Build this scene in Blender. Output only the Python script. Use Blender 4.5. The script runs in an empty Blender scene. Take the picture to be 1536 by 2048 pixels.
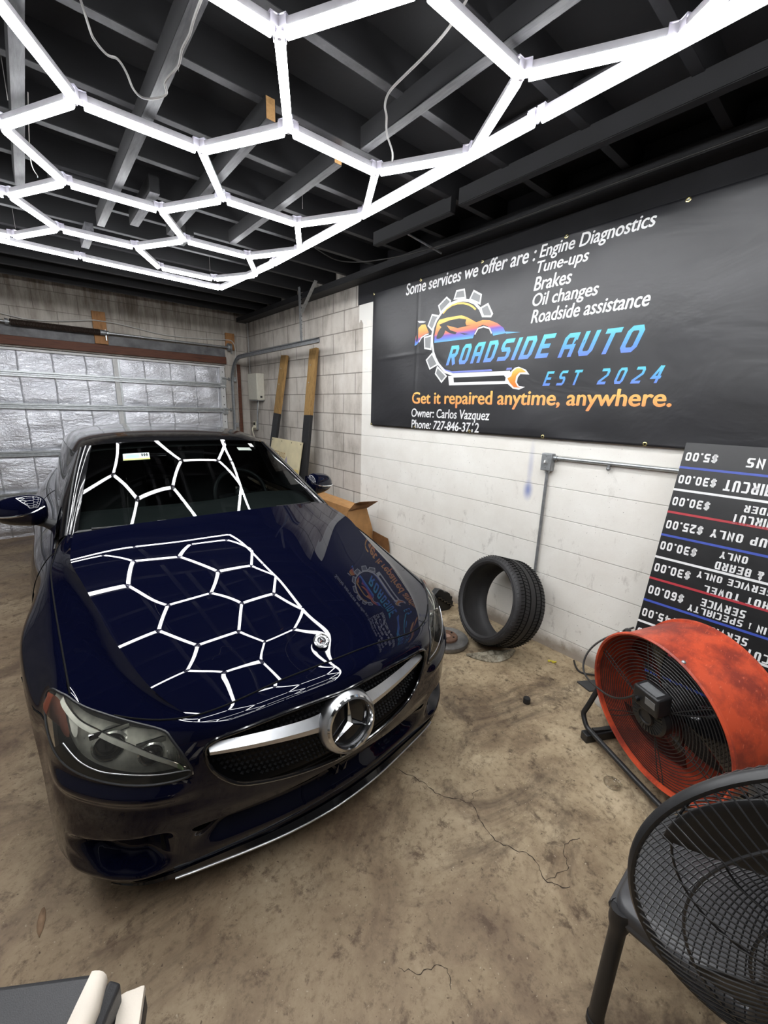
import bpy, bmesh, math, random
import numpy as np
from mathutils import Vector, Matrix
from mathutils.geometry import delaunay_2d_cdt

SC = bpy.context.scene
COL = SC.collection
random.seed(7)
PI = math.pi
# ------------------------------------------------------------------ camera, light, exposure
cam_data = bpy.data.cameras.new('camera')
cam = bpy.data.objects.new('camera', cam_data); COL.objects.link(cam)
cam_data.sensor_fit = 'VERTICAL'; cam_data.sensor_height = 36.0
cam_data.lens = 826.65/2048*36.0
cam_data.clip_start = .02; cam_data.clip_end = 60
_R = ((0.76642039, -0.64168064, 0.02908183), (-0.13304458, -0.20287516, -0.97012412), (0.62840984, 0.73965372, -0.24085979))
M = Matrix.Identity(4)
for i in range(3):
    M[i][0] = _R[0][i]; M[i][1] = -_R[1][i]; M[i][2] = -_R[2][i]
M[2][3] = 1.59
cam.matrix_world = M
SC.camera = cam
TUBE_POWER = 11.0
WORLD_GREY = .035
EXPOSURE = 1.7
SC.view_settings.view_transform = 'Standard'
SC.view_settings.look = 'None'
SC.view_settings.exposure = EXPOSURE
SC.view_settings.gamma = 1.0
SC.view_settings.use_curve_mapping = False
try:
    SC.cycles.use_denoising = True
    SC.cycles.max_bounces = 8
    SC.cycles.transparent_max_bounces = 12
    SC.cycles.sample_clamp_indirect = 6.0
except Exception:
    pass
wd = bpy.data.worlds.new('room_air'); SC.world = wd; wd.use_nodes = True
wd.node_tree.nodes['Background'].inputs[0].default_value = (WORLD_GREY, WORLD_GREY, WORLD_GREY*1.05, 1)
wd.node_tree.nodes['Background'].inputs[1].default_value = 1.0

# ------------------------------------------------------------------ material helpers
def srgb(r, g, b):
    f = lambda c: (c/255/12.92) if c/255 <= .04045 else ((c/255+.055)/1.055)**2.4
    return (f(r), f(g), f(b), 1.0)
class NT:
    def __init__(s, name):
        s.m = bpy.data.materials.new(name); s.m.use_nodes = True; s.t = s.m.node_tree
        s.b = s.t.nodes['Principled BSDF']; s.out = s.t.nodes['Material Output']
    def n(s, typ, props=None, **ins):
        nd = s.t.nodes.new(typ)
        for k, v in (props or {}).items(): setattr(nd, k, v)
        for k, v in ins.items():
            key = int(k[1:]) if k[0] == '_' and k[1:].isdigit() else k.replace('_', ' ')
            s.put(nd.inputs[key], v)
        return nd
    def put(s, sock, v):
        if isinstance(v, bpy.types.NodeSocket): s.t.links.new(v, sock)
        elif isinstance(v, bpy.types.Node): s.t.links.new(v.outputs[0], sock)
        else: sock.default_value = v
    def math(s, op, a, b=0.0, c=False):
        nd = s.n('ShaderNodeMath', {'operation': op, 'use_clamp': c}); s.put(nd.inputs[0], a); s.put(nd.inputs[1], b); return nd.outputs[0]
    def mix(s, f, a, b, mode='MIX'):
        nd = s.n('ShaderNodeMix', {'data_type': 'RGBA', 'blend_type': mode}); s.put(nd.inputs[0], f); s.put(nd.inputs[6], a); s.put(nd.inputs[7], b); return nd.outputs[2]
    def ramp(s, f, stops):
        nd = s.n('ShaderNodeValToRGB'); s.put(nd.inputs[0], f); e = nd.color_ramp.elements
        while len(e) < len(stops): e.new(.5)
        for el, (p, c) in zip(e, stops): el.position = p; el.color = c
        return nd.outputs[0]
    def noise(s, scale, detail=4, rough=.55, vec=None, dist=0.0):
        nd = s.n('ShaderNodeTexNoise', Scale=scale, Detail=detail, Roughness=rough, Distortion=dist)
        s.put(nd.inputs['Vector'], vec if vec is not None else s.pos()); return nd.outputs[0]
    def pos(s):
        if not hasattr(s, '_p'): s._p = s.n('ShaderNodeNewGeometry').outputs['Position']
        return s._p
    def obj(s):
        if not hasattr(s, '_o'): s._o = s.n('ShaderNodeTexCoord').outputs['Object']
        return s._o
    def xyz(s, v=None):
        nd = s.n('ShaderNodeSeparateXYZ'); s.put(nd.inputs[0], v if v is not None else s.pos()); return nd.outputs
    def vec(s, x, y, z):
        nd = s.n('ShaderNodeCombineXYZ'); s.put(nd.inputs[0], x); s.put(nd.inputs[1], y); s.put(nd.inputs[2], z); return nd.outputs[0]
    def scale(s, v, k):
        nd = s.n('ShaderNodeVectorMath', {'operation': 'MULTIPLY'}); s.put(nd.inputs[0], v); nd.inputs[1].default_value = k; return nd.outputs[0]
    def bump(s, h, strength=.3, dist=.01):
        nd = s.n('ShaderNodeBump', Strength=strength, Distance=dist); s.put(nd.inputs['Height'], h); s.put(s.b.inputs['Normal'], nd.outputs[0]); return nd
    def set(s, **kw):
        for k, v in kw.items(): s.put(s.b.inputs[k.replace('_', ' ')], v)
        return s
def step(nt, v, edge, width=.01):
    nd = nt.n('ShaderNodeMapRange', {'interpolation_type': 'SMOOTHSTEP'}); nt.put(nd.inputs[0], v)
    nd.inputs[1].default_value = edge-width; nd.inputs[2].default_value = edge+width; return nd.outputs[0]
def plain(name, col, rough=.5, metal=0.0, var=.12, nscale=30, bump=0.0, spec=.5, coat=0.0, bscale=None):
    """a colour with a little wear in it"""
    t = NT(name); c = Vector(col[:3])
    n = t.noise(nscale, 3)
    a = tuple(c*(1-var))+(1,); b = tuple(min(x*(1+var), 1) for x in c)+(1,)
    t.set(Base_Color=t.ramp(n, [(.3, a), (.7, b)]), Roughness=t.math('ADD', t.math('MULTIPLY', n, .16), max(rough-.08, .02)), Metallic=metal)
    t.b.inputs['Specular IOR Level'].default_value = spec
    if coat: t.set(Coat_Weight=coat, Coat_Roughness=.05)
    if bump: t.bump(t.noise(bscale or nscale*4, 4), bump, .004)
    return t.m

# ------------------------------------------------------------------ mesh helpers
class MB:
    def __init__(s): s.v = []; s.f = []; s.m = []
    def add(s, verts, faces, mi=0):
        o = len(s.v); s.v += [tuple(map(float, p)) for p in verts]
        s.f += [tuple(o+i for i in f) for f in faces]; s.m += [mi]*len(faces); return s
    def box(s, c, sz, rot=None, mi=0):
        x, y, z = (k/2 for k in sz)
        P = [Vector(p) for p in ((-x,-y,-z),(x,-y,-z),(x,y,-z),(-x,y,-z),(-x,-y,z),(x,-y,z),(x,y,z),(-x,y,z))]
        if rot is not None: P = [rot @ p for p in P]
        return s.add([p+Vector(c) for p in P], [(0,3,2,1),(4,5,6,7),(0,1,5,4),(1,2,6,5),(2,3,7,6),(3,0,4,7)], mi)
    def bar(s, a, b, w, t, up=(0, 0, 1), mi=0):
        """rectangular bar from a to b, w wide across 'side', t thick along 'up'"""
        a, b = Vector(a), Vector(b); d = (b-a).normalized(); up = Vector(up); sd = d.cross(up).normalized(); up = sd.cross(d)
        P = [q+sd*i*w/2+up*j*t/2 for q in (a, b) for i, j in ((-1,-1),(1,-1),(1,1),(-1,1))]
        return s.add(P, [(0,3,2,1),(4,5,6,7),(0,1,5,4),(1,2,6,5),(2,3,7,6),(3,0,4,7)], mi)
    def tube(s, path, r, seg=10, closed=False, mi=0, cap=True):
        P = [Vector(p) for p in path]; n = len(P); rs = r if isinstance(r, (list, tuple)) else [r]*n
        rings = []; prev = None
        for i in range(n):
            if closed: t = (P[(i+1) % n]-P[i-1])
            else: t = P[min(i+1, n-1)]-P[max(i-1, 0)]
            t.normalize()
            if prev is None:
                u = t.cross(Vector((0, 0, 1)));
                if u.length < .05: u = t.cross(Vector((1, 0, 0)))
            else: u = prev-t*prev.dot(t)
            u.normalize(); prev = u; w = t.cross(u)
            rings.append([P[i]+(u*math.cos(2*PI*k/seg)+w*math.sin(2*PI*k/seg))*rs[i] for k in range(seg)])
        V = [p for rg in rings for p in rg]; F = []
        for i in range(n if closed else n-1):
            for k in range(seg):
                j = (i+1) % n; F.append((i*seg+k, i*seg+(k+1) % seg, j*seg+(k+1) % seg, j*seg+k))
        if not closed and cap: F += [tuple(range(seg))[::-1], tuple((n-1)*seg+k for k in range(seg))]
        return s.add(V, F, mi)
    def lathe(s, prof, org=(0, 0, 0), axis=(0, 0, 1), seg=48, closed=False, mi=0, a0=0.0, a1=2*PI, xdir=None):
        """prof: (radius, height along axis); closed joins the profile's ends"""
        ax = Vector(axis).normalized(); u = Vector(xdir) if xdir else ax.cross(Vector((0, 0, 1)))
        if u.length < .05: u = ax.cross(Vector((1, 0, 0)))
        u = (u-ax*u.dot(ax)).normalized(); w = ax.cross(u); o = Vector(org); full = abs(a1-a0-2*PI) < 1e-6
        ns = seg if full else seg+1; V = []
        for i in range(ns):
            a = a0+(a1-a0)*i/seg; d = u*math.cos(a)+w*math.sin(a)
            V += [o+d*r+ax*h for r, h in prof]
        m = len(prof); F = []
        for i in range(seg):
            j = (i+1) % ns
            for k in range(m if closed else m-1):
                l = (k+1) % m; F.append((i*m+k, j*m+k, j*m+l, i*m+l))
        return s.add(V, F, mi)
    def disc(s, c, r, axis, seg=24, mi=0):
        ax = Vector(axis).normalized(); u = ax.cross(Vector((0, 0, 1)))
        if u.length < .05: u = ax.cross(Vector((1, 0, 0)))
        u.normalize(); w = ax.cross(u); c = Vector(c)
        return s.add([c+(u*math.cos(2*PI*k/seg)+w*math.sin(2*PI*k/seg))*r for k in range(seg)], [tuple(range(seg))], mi)
    def prism(s, poly, fn, t0, t1, mi=0):
        """2-D polygon mapped by fn(x, y, h) and closed between h=t0 and h=t1"""
        n = len(poly); V = [fn(x, y, t0) for x, y in poly]+[fn(x, y, t1) for x, y in poly]
        tri = fill2d(poly)
        F = [t for t in tri]+[tuple(n+i for i in t[::-1]) for t in tri]+[(i, n+i, n+(i+1) % n, (i+1) % n) for i in range(n)]
        return s.add(V, F, mi)
    def ball(s, c, r, sx=1, sy=1, sz=1, seg=20, rings=12, mi=0):
        V = []; F = []
        for i in range(rings+1):
            th = PI*i/rings
            for k in range(seg):
                ph = 2*PI*k/seg; V.append((c[0]+r*sx*math.sin(th)*math.cos(ph), c[1]+r*sy*math.sin(th)*math.sin(ph), c[2]+r*sz*math.cos(th)))
        for i in range(rings):
            for k in range(seg): F.append((i*seg+k, (i+1)*seg+k, (i+1)*seg+(k+1) % seg, i*seg+(k+1) % seg))
        return s.add(V, F, mi)
    def grid(s, fn, nu, nv, mi=0):
        V = [fn(i/nu, j/nv) for i in range(nu+1) for j in range(nv+1)]
        F = [(i*(nv+1)+j, (i+1)*(nv+1)+j, (i+1)*(nv+1)+j+1, i*(nv+1)+j+1) for i in range(nu) for j in range(nv)]
        return s.add(V, F, mi)
    def build(s, name, mats, parent=None, local=False, sharp=35, bevel=0.0, smooth=True, fixn=True):
        me = bpy.data.meshes.new(name)
        V = [Vector(p) for p in s.v]
        if parent is not None and not local:
            inv = WORLD[parent.name].inverted(); V = [inv @ p for p in V]
        me.from_pydata(V, [], s.f); me.validate()
        mats = mats if isinstance(mats, (list, tuple)) else [mats]
        for m in mats: me.materials.append(m)
        if len(mats) > 1 and len(me.polygons) == len(s.m): me.polygons.foreach_set('material_index', s.m)
        if fixn:
            bm = bmesh.new(); bm.from_mesh(me); bmesh.ops.recalc_face_normals(bm, faces=bm.faces); bm.to_mesh(me); bm.free()
        if smooth:
            me.polygons.foreach_set('use_smooth', [True]*len(me.polygons)); me.set_sharp_from_angle(angle=math.radians(sharp))
        me.update()
        o = bpy.data.objects.new(name, me); COL.objects.link(o)
        if parent is not None: o.parent = parent; WORLD[o.name] = WORLD[parent.name]
        else: WORLD[o.name] = Matrix.Identity(4)
        if bevel:
            b = o.modifiers.new('bevel', 'BEVEL'); b.width = bevel; b.segments = 2; b.limit_method = 'ANGLE'; b.angle_limit = math.radians(40)
        return o
def fill2d(poly):
    r = delaunay_2d_cdt([Vector(p) for p in poly], [(i, (i+1) % len(poly)) for i in range(len(poly))], [tuple(range(len(poly)))], 1, 1e-7)
    if len(r[0]) != len(poly): return [tuple(range(len(poly)))]
    org = [o[0] if o else 0 for o in r[3]]
    return [tuple(org[i] for i in f) for f in r[2]]
WORLD = {}
def tag(o, label, cat, group=None, kind=None):
    o['label'] = label; o['category'] = cat
    if group: o['group'] = group
    if kind: o['kind'] = kind
    return o
def thing(name, label, cat, loc, rot=None, group=None):
    o = bpy.data.objects.new(name, None); COL.objects.link(o)
    m = Matrix.Translation(Vector(loc)) @ (rot.to_4x4() if rot is not None else Matrix.Identity(4))
    o.matrix_world = m; o.empty_display_size = .1; WORLD[o.name] = m
    return tag(o, label, cat, group)
def origin(o, loc):
    """move a lone mesh's origin to its base"""
    loc = Vector(loc); o.data.transform(Matrix.Translation(-loc)); o.location = loc; WORLD[o.name] = Matrix.Translation(loc); return o
def struct(name, mb, mat, parent=None, **kw):
    o = mb.build(name, mat, parent, **kw)
    if parent is None: o['kind'] = 'structure'
    return o
def arc(c, r, a0, a1, n, fn):
    return [fn(c[0]+r*math.cos(a0+(a1-a0)*i/n), c[1]+r*math.sin(a0+(a1-a0)*i/n)) for i in range(n+1)]
def smooth_path(P, k=6):
    P = [Vector(p) for p in P]; n = len(P); out = []
    w = spl_w(n, np.linspace(0, n-1, (n-1)*k+1)) @ np.array([tuple(p) for p in P])
    return [tuple(p) for p in w]

# ------------------------------------------------------------------ lettering
_TXT = {}
def text2d(body, bold=.0, shear=0.0):
    """outline of a line of type as a flat 2-D mesh, from the program's own face"""
    key = (body, bold, shear)
    if key in _TXT: return _TXT[key]
    cu = bpy.data.curves.new('type', 'FONT'); cu.body = body; cu.offset = bold; cu.shear = shear; cu.resolution_u = 4; cu.fill_mode = 'FRONT'
    ob = bpy.data.objects.new('type', cu); COL.objects.link(ob)
    dg = bpy.context.evaluated_depsgraph_get(); me = bpy.data.meshes.new_from_object(ob.evaluated_get(dg))
    V = np.array([tuple(v.co)[:2] for v in me.vertices]); F = [tuple(p.vertices) for p in me.polygons]
    bpy.data.objects.remove(ob); bpy.data.curves.remove(cu); bpy.data.meshes.remove(me)
    _TXT[key] = (V, F); return V, F
G = {  # squared display face: strokes on a unit box
 'A': [[(0,0),(0,.85),(.2,1),(1,1),(1,0)],[(0,.42),(1,.42)]], 'B': [[(0,0),(0,1),(.85,1),(1,.87),(1,.62),(.88,.52),(0,.52)],[(.88,.52),(1,.4),(1,.14),(.85,0),(0,0)]],
 'C': [[(1,1),(.18,1),(0,.85),(0,.15),(.18,0),(1,0)]], 'D': [[(0,0),(0,1),(.82,1),(1,.85),(1,.15),(.82,0),(0,0)]],
 'E': [[(1,1),(0,1),(0,0),(1,0)],[(0,.5),(.8,.5)]], 'F': [[(1,1),(0,1),(0,0)],[(0,.5),(.8,.5)]], 'H': [[(0,0),(0,1)],[(1,0),(1,1)],[(0,.5),(1,.5)]],
 'I': [[(.5,0),(.5,1)]], 'K': [[(0,0),(0,1)],[(1,1),(.1,.5),(1,0)]], 'L': [[(0,1),(0,0),(1,0)]], 'M': [[(0,0),(0,1),(.5,.4),(1,1),(1,0)]], 'N': [[(0,0),(0,1),(1,0),(1,1)]],
 'O': [[(.18,0),(0,.15),(0,.85),(.18,1),(.82,1),(1,.85),(1,.15),(.82,0),(.18,0)]], 'P': [[(0,0),(0,1),(.85,1),(1,.87),(1,.55),(.85,.42),(0,.42)]],
 'R': [[(0,0),(0,1),(.85,1),(1,.87),(1,.6),(.85,.48),(0,.48)],[(.5,.48),(1,0)]], 'S': [[(1,1),(.18,1),(0,.86),(0,.64),(.18,.52),(.82,.52),(1,.38),(1,.14),(.82,0),(0,0)]],
 'T': [[(0,1),(1,1)],[(.5,1),(.5,0)]], 'U': [[(0,1),(0,.15),(.18,0),(.82,0),(1,.15),(1,1)]], 'V': [[(0,1),(.5,0),(1,1)]], 'W': [[(0,1),(.22,0),(.5,.6),(.78,0),(1,1)]],
 'Y': [[(0,1),(.5,.5),(1,1)],[(.5,.5),(.5,0)]], '&': [[(1,.4),(.6,0),(.15,0),(0,.2),(.7,.8),(.5,1),(.3,.8),(1,0)]],
 '0': [[(.18,0),(0,.15),(0,.85),(.18,1),(.82,1),(1,.85),(1,.15),(.82,0),(.18,0)]], '1': [[(.3,.85),(.55,1),(.55,0)]], '2': [[(0,1),(.82,1),(1,.86),(1,.6),(0,.12),(0,0),(1,0)]],
 '3': [[(0,1),(.85,1),(1,.86),(1,.64),(.86,.52),(.2,.52)],[(.86,.52),(1,.38),(1,.14),(.85,0),(0,0)]], '4': [[(.55,1),(0,.3),(1,.3)],[(.8,1),(.8,0)]],
 '5': [[(1,1),(0,1),(0,.55),(.82,.55),(1,.4),(1,.14),(.82,0),(0,0)]], '6': [[(1,1),(.18,1),(0,.85),(0,.15),(.18,0),(.82,0),(1,.15),(1,.4),(.82,.52),(0,.52)]],
 '$': [[(1,.85),(.18,.85),(0,.72),(.1,.55),(.9,.45),(1,.28),(.82,.15),(0,.15)],[(.38,0),(.38,1)],[(.62,0),(.62,1)]], '.': [[(.4,0),(.6,0)]], ' ': [],
}
def stroke2d(pts, w, closed=False):
    """thick poly-line with mitred joints -> quads"""
    P = [Vector(p) for p in pts]; n = len(P); L = []; Rr = []
    if (P[0]-P[-1]).length < 1e-6: closed = True; P = P[:-1]; n -= 1
    for i in range(n):
        a = (P[i]-P[i-1]).normalized() if (i or closed) else None; b = (P[(i+1) % n]-P[i]).normalized() if (i < n-1 or closed) else None
        if a is None: a = b
        if b is None: b = a
        na = Vector((-a.y, a.x)); nb = Vector((-b.y, b.x)); m = (na+nb)
        m = m/max(m.length_squared, .25)*2
        L.append(P[i]+m*w/2); Rr.append(P[i]-m*w/2)
    V = L+Rr; F = [(i, (i+1) % n, n+(i+1) % n, n+i) for i in range(n if closed else n-1)]
    return V, F
def block2d(body, gw=.62, gap=.26, wt=.17, narrow={'I': .18, '.': .3, '1': .4, ' ': .45}):
    """line of squared lettering, cap height 1"""
    V = []; F = []; x = 0
    for ch in body:
        w = gw*narrow.get(ch, 1.0)
        for st in G[ch]:
            k = wt/2
            pts = [(x+k+p[0]*(w-2*k) if w > wt else x+w/2+(p[0]-.5)*w, k+p[1]*(1-2*k)) for p in st]
            if len(st) == 2 or (ch not in 'ODB0'):   # let stroke ends reach the box
                pts = [Vector(p) for p in pts]
                if (pts[0]-pts[-1]).length > 1e-6:
                    d0 = (pts[0]-pts[1]).normalized(); d1 = (pts[-1]-pts[-2]).normalized(); pts[0] = pts[0]+d0*k; pts[-1] = pts[-1]+d1*k
            v, f = stroke2d(pts, wt); o = len(V); V += [tuple(p) for p in v]; F += [tuple(o+i for i in q) for q in f]
        x += w+gap
    return np.array(V), F
def lay(mb, vf, box, fn, thick=.0015, shear=0.0, mi=0, keep=False):
    """lettering fitted into box (x0, y0, x1, y1), mapped by fn(x, y, h) with a little thickness"""
    V, F = vf; V = V.copy(); a = V.min(0); b = V.max(0)
    V = (V-a)/(b-a)
    V[:, 0] += shear*(V[:, 1]-.0); V[:, 0] /= (1+shear)
    X = box[0]+V[:, 0]*(box[2]-box[0]); Y = box[1]+V[:, 1]*(box[3]-box[1])
    mb.add([fn(x, y, thick) for x, y in zip(X, Y)], F, mi)
# ------------------------------------------------------------------ car surfaces (car space: u right, v back from the nose, z up)
def spl_w(n, ts):
    """rows of weights of the natural cubic spline through n knots 0..n-1, at ts"""
    A = np.eye(n); B = np.zeros((n, n))
    for i in range(1, n-1):
        A[i, i-1:i+2] = (1, 4, 1); B[i, i-1:i+2] = (6, -12, 6)
    M = np.linalg.solve(A, B)
    ts = np.clip(np.asarray(ts, float), 0, n-1)
    i = np.minimum(ts.astype(int), n-2); x = ts-i; I = np.eye(n)
    x = x[:, None]
    return (1-x)*I[i]+x*I[i+1]+((1-x)**3-(1-x))/6*M[i]+(x**3-x)/6*M[i+1]

class Surf:
    sgn = 1            # +1: cross product of the two directions points outward
    def __init__(self, ctrl): self.c = np.array(ctrl, float); self.nc, self.nr = self.c.shape[:2]
    def ev(self, s, t):
        s = np.atleast_1d(s); t = np.atleast_1d(t)
        return np.einsum('ij,ik,jkl->il', spl_w(self.nc, s), spl_w(self.nr, t), self.c)
    def nor(self, s, t, h=1e-3):
        s = np.clip(np.atleast_1d(np.asarray(s, float)), h, self.nc-1-h); t = np.clip(np.atleast_1d(np.asarray(t, float)), h, self.nr-1-h)
        n = np.cross(self.ev(s+h, t)-self.ev(s-h, t), self.ev(s, t+h)-self.ev(s, t-h))
        return n/np.maximum(np.linalg.norm(n, axis=1, keepdims=True), 1e-12)

class SymSurf(Surf):
    """surface mirrored about u = 0: s runs from -(n-1) to n-1, smooth across the middle"""
    def __init__(self, ctrl):
        Surf.__init__(self, ctrl); self.refresh()
    def refresh(self): self.fc = np.concatenate([self.c[:0:-1]*np.array((-1, 1, 1)), self.c])
    def ev(self, s, t):
        s = np.atleast_1d(s); t = np.atleast_1d(t); n = self.nc
        return np.einsum('ij,ik,jkl->il', spl_w(2*n-1, np.asarray(s, float)+n-1), spl_w(self.nr, t), self.fc)
    def nor(self, s, t, h=1e-3):
        n = self.nc-1; s = np.clip(np.atleast_1d(np.asarray(s, float)), -n+h, n-h); t = np.clip(np.atleast_1d(np.asarray(t, float)), h, self.nr-1-h)
        q = np.cross(self.ev(s+h, t)-self.ev(s-h, t), self.ev(s, t+h)-self.ev(s, t-h))
        return q/np.maximum(np.linalg.norm(q, axis=1, keepdims=True), 1e-12)

# body skin: columns run from the nose round the corner and back along the side, rows from the hood line down
SKIN = SymSurf([
 [(0,.100,.7537),(0,.050,.735),(0,.016,.685),(0,.000,.560),(0,.018,.420),(0,.062,.280),(0,.100,.165)],
 [(.21,.108,.7455),(.21,.062,.725),(.21,.034,.676),(.21,.020,.555),(.21,.036,.420),(.21,.078,.280),(.21,.113,.165)],
 [(.442,.142,.717),(.437,.108,.696),(.430,.086,.645),(.428,.085,.550),(.43,.095,.420),(.43,.125,.280),(.43,.152,.165)],
 [(.624,.285,.715),(.618,.235,.688),(.608,.192,.625),(.602,.165,.545),(.602,.160,.420),(.61,.175,.290),(.625,.208,.170)],
 [(.712,.410,.738),(.735,.368,.708),(.749,.335,.654),(.751,.308,.575),(.751,.290,.440),(.752,.300,.300),(.756,.335,.185)],
 [(.716,.520,.765),(.754,.505,.742),(.786,.485,.674),(.798,.462,.605),(.803,.435,.460),(.805,.425,.330),(.806,.432,.215)],
 [(.725,.640,.789),(.761,.630,.766),(.810,.620,.702),(.832,.610,.640),(.839,.600,.500),(.836,.585,.370),(.828,.575,.250)],
 [(.735,.850,.835),(.768,.850,.812),(.828,.850,.750),(.856,.850,.690),(.865,.850,.550),(.863,.850,.400),(.850,.850,.240)],
 [(.741,1.05,.873),(.768,1.05,.852),(.820,1.05,.778),(.848,1.05,.700),(.860,1.05,.550),(.858,1.05,.400),(.848,1.05,.230)],
 [(.730,1.26,.917),(.756,1.26,.893),(.802,1.27,.812),(.832,1.28,.700),(.848,1.28,.550),(.846,1.28,.400),(.830,1.28,.210)],
 [(.705,1.70,.968),(.750,1.70,.930),(.820,1.70,.830),(.856,1.70,.700),(.866,1.70,.550),(.862,1.70,.390),(.840,1.70,.190)],
 [(.715,2.45,.968),(.762,2.45,.930),(.832,2.45,.830),(.862,2.45,.700),(.868,2.45,.550),(.864,2.45,.390),(.842,2.45,.190)],
 [(.705,3.25,.985),(.770,3.25,.950),(.858,3.25,.840),(.890,3.25,.720),(.892,3.25,.550),(.880,3.25,.390),(.850,3.25,.200)],
 [(.660,3.95,.985),(.735,3.95,.955),(.825,3.95,.840),(.850,3.95,.720),(.855,3.95,.560),(.845,3.95,.400),(.815,3.95,.230)],
 [(.600,4.42,.965),(.660,4.46,.930),(.715,4.52,.830),(.735,4.56,.720),(.740,4.58,.580),(.735,4.57,.420),(.710,4.50,.260)],
 [(.330,4.56,.975),(.340,4.62,.940),(.350,4.67,.850),(.355,4.70,.730),(.360,4.70,.580),(.360,4.68,.420),(.360,4.58,.270)],
 [(0,4.59,.980),(0,4.65,.945),(0,4.70,.855),(0,4.73,.735),(0,4.73,.580),(0,4.71,.420),(0,4.60,.270)],
])
SKIN.sgn = -1
_zc = lambda v: .755+.31*(v-.1)-.0622*(v-.1)**2
_C = [(0, v, z) for v, z in zip((.100, .190, .300, .500, .680, .910, 1.075, 1.265), (.7537, .7862, .8292, .8866, .9272, .9694, .9937, 1.021))]
_K = [(u, v, z) for (u, v), z in zip(((.442,.142),(.478,.195),(.528,.300),(.582,.504),(.612,.680),(.652,.920),(.671,1.08),(.650,1.305)), (.7170, .7373, .7727, .8265, .8672, .9222, .9556, .9953))]
_E = [(.712,.410,.738),(.719,.540,.769),(.729,.725,.808),(.737,.90,.846),(.743,1.12,.887),(.734,1.225,.909),(.713,1.31,.943),(.676,1.345,.983)]
def _mix(a, b, t, dz): a = np.array(a); b = np.array(b); p = a+(b-a)*t; p[2] += dz; return p
_w = np.linspace(-1, 1, 8)
HOOD_IN = SymSurf([[_mix(_C[r], _K[r], t, a+b*_w[r]) for r in range(8)] for t, a, b in ((0, 0, 0), (.36, .0116, -.0068), (.72, .0100, -.0020), (1, 0, 0))])
HOOD_OUT = Surf([[_mix(_K[r], _E[r], t, dz) for r in range(8)] for t, dz in ((0, 0), (.35, .000), (.7, .003), (1, 0))])
# the hood's front edge follows the skin's own top edge
for i, s in enumerate((2, 2.62, 3.3, 4)): HOOD_OUT.c[i, 0] = SKIN.ev(s, 0)[0]
for i, s in enumerate((0, .72, 1.4, 2)): HOOD_IN.c[i, 0] = SKIN.ev(s, 0)[0]
HOOD_IN.refresh()

WIND = SymSurf([
 [(0,1.235,.985),(0,1.475,1.117),(0,1.70,1.241),(0,1.92,1.358)],
 [(.22,1.248,.982),(.205,1.487,1.114),(.19,1.712,1.238),(.172,1.928,1.356)],
 [(.44,1.288,.976),(.405,1.522,1.106),(.375,1.742,1.230),(.35,1.948,1.350)],
 [(.635,1.360,.975),(.592,1.585,1.100),(.548,1.79,1.218),(.505,1.975,1.334)],
])
WIND.c[:, :, 2] += np.array([[-.020,-.004,.005,.005],[-.015,-.001,.009,.005],[-.010,.003,.011,.004],[0,.005,.009,.002]]); WIND.refresh()
PILLAR = Surf([
 [(.637,1.358,.975),(.594,1.585,1.101),(.550,1.79,1.219),(.507,1.976,1.335)],
 [(.665,1.342,.984),(.624,1.585,1.112),(.582,1.80,1.226),(.537,1.99,1.335)],
 [(.690,1.345,.978),(.654,1.60,1.098),(.614,1.815,1.208),(.569,2.01,1.314)],
 [(.706,1.350,.965),(.676,1.61,1.080),(.634,1.83,1.188),(.586,2.025,1.292)],
])
ROOF = SymSurf([
 [(0,1.92,1.358),(0,2.22,1.405),(0,2.75,1.428),(0,3.15,1.412),(0,3.50,1.365)],
 [(.20,1.93,1.356),(.205,2.22,1.402),(.21,2.75,1.424),(.205,3.15,1.408),(.20,3.50,1.361)],
 [(.40,1.955,1.347),(.42,2.24,1.388),(.43,2.76,1.405),(.42,3.15,1.388),(.40,3.48,1.343)],
 [(.507,1.976,1.335),(.552,2.27,1.360),(.570,2.77,1.372),(.555,3.15,1.353),(.53,3.46,1.312)],
 [(.586,2.025,1.292),(.617,2.30,1.312),(.630,2.78,1.318),(.615,3.15,1.300),(.59,3.44,1.262)],
])
REARGLASS = SymSurf([
 [(0,3.50,1.365),(0,3.75,1.265),(0,4.02,1.135),(0,4.22,1.045)],
 [(.20,3.50,1.361),(.21,3.75,1.260),(.22,4.02,1.130),(.23,4.21,1.040)],
 [(.40,3.48,1.343),(.43,3.74,1.240),(.46,4.00,1.115),(.48,4.18,1.030)],
 [(.53,3.46,1.312),(.565,3.72,1.205),(.60,3.97,1.085),(.63,4.12,1.000)],
])
# ------------------------------------------------------------------ materials
def mat_paint():
    t = NT('midnight_blue_car_paint'); n = t.noise(900, 2)
    t.set(Base_Color=t.ramp(n, [(.35, (.0014, .0018, .0075, 1)), (.75, (.0023, .0030, .0135, 1))]), Roughness=.5, Metallic=0.0, Coat_Weight=1.0, Coat_Roughness=.012, Coat_IOR=1.43)
    t.b.inputs['Specular IOR Level'].default_value = 0.0
    return t.m
def mat_glass(name, tint, ior=1.55, rough=.0):
    t = NT(name); tr = t.n('ShaderNodeBsdfTransparent'); tr.inputs[0].default_value = tint
    gl = t.n('ShaderNodeBsdfGlossy', Roughness=rough); fr = t.n('ShaderNodeFresnel', IOR=ior)
    mx = t.n('ShaderNodeMixShader'); t.put(mx.inputs[0], fr.outputs[0]); t.put(mx.inputs[1], tr.outputs[0]); t.put(mx.inputs[2], gl.outputs[0])
    t.put(t.out.inputs[0], mx.outputs[0]); return t.m
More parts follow.
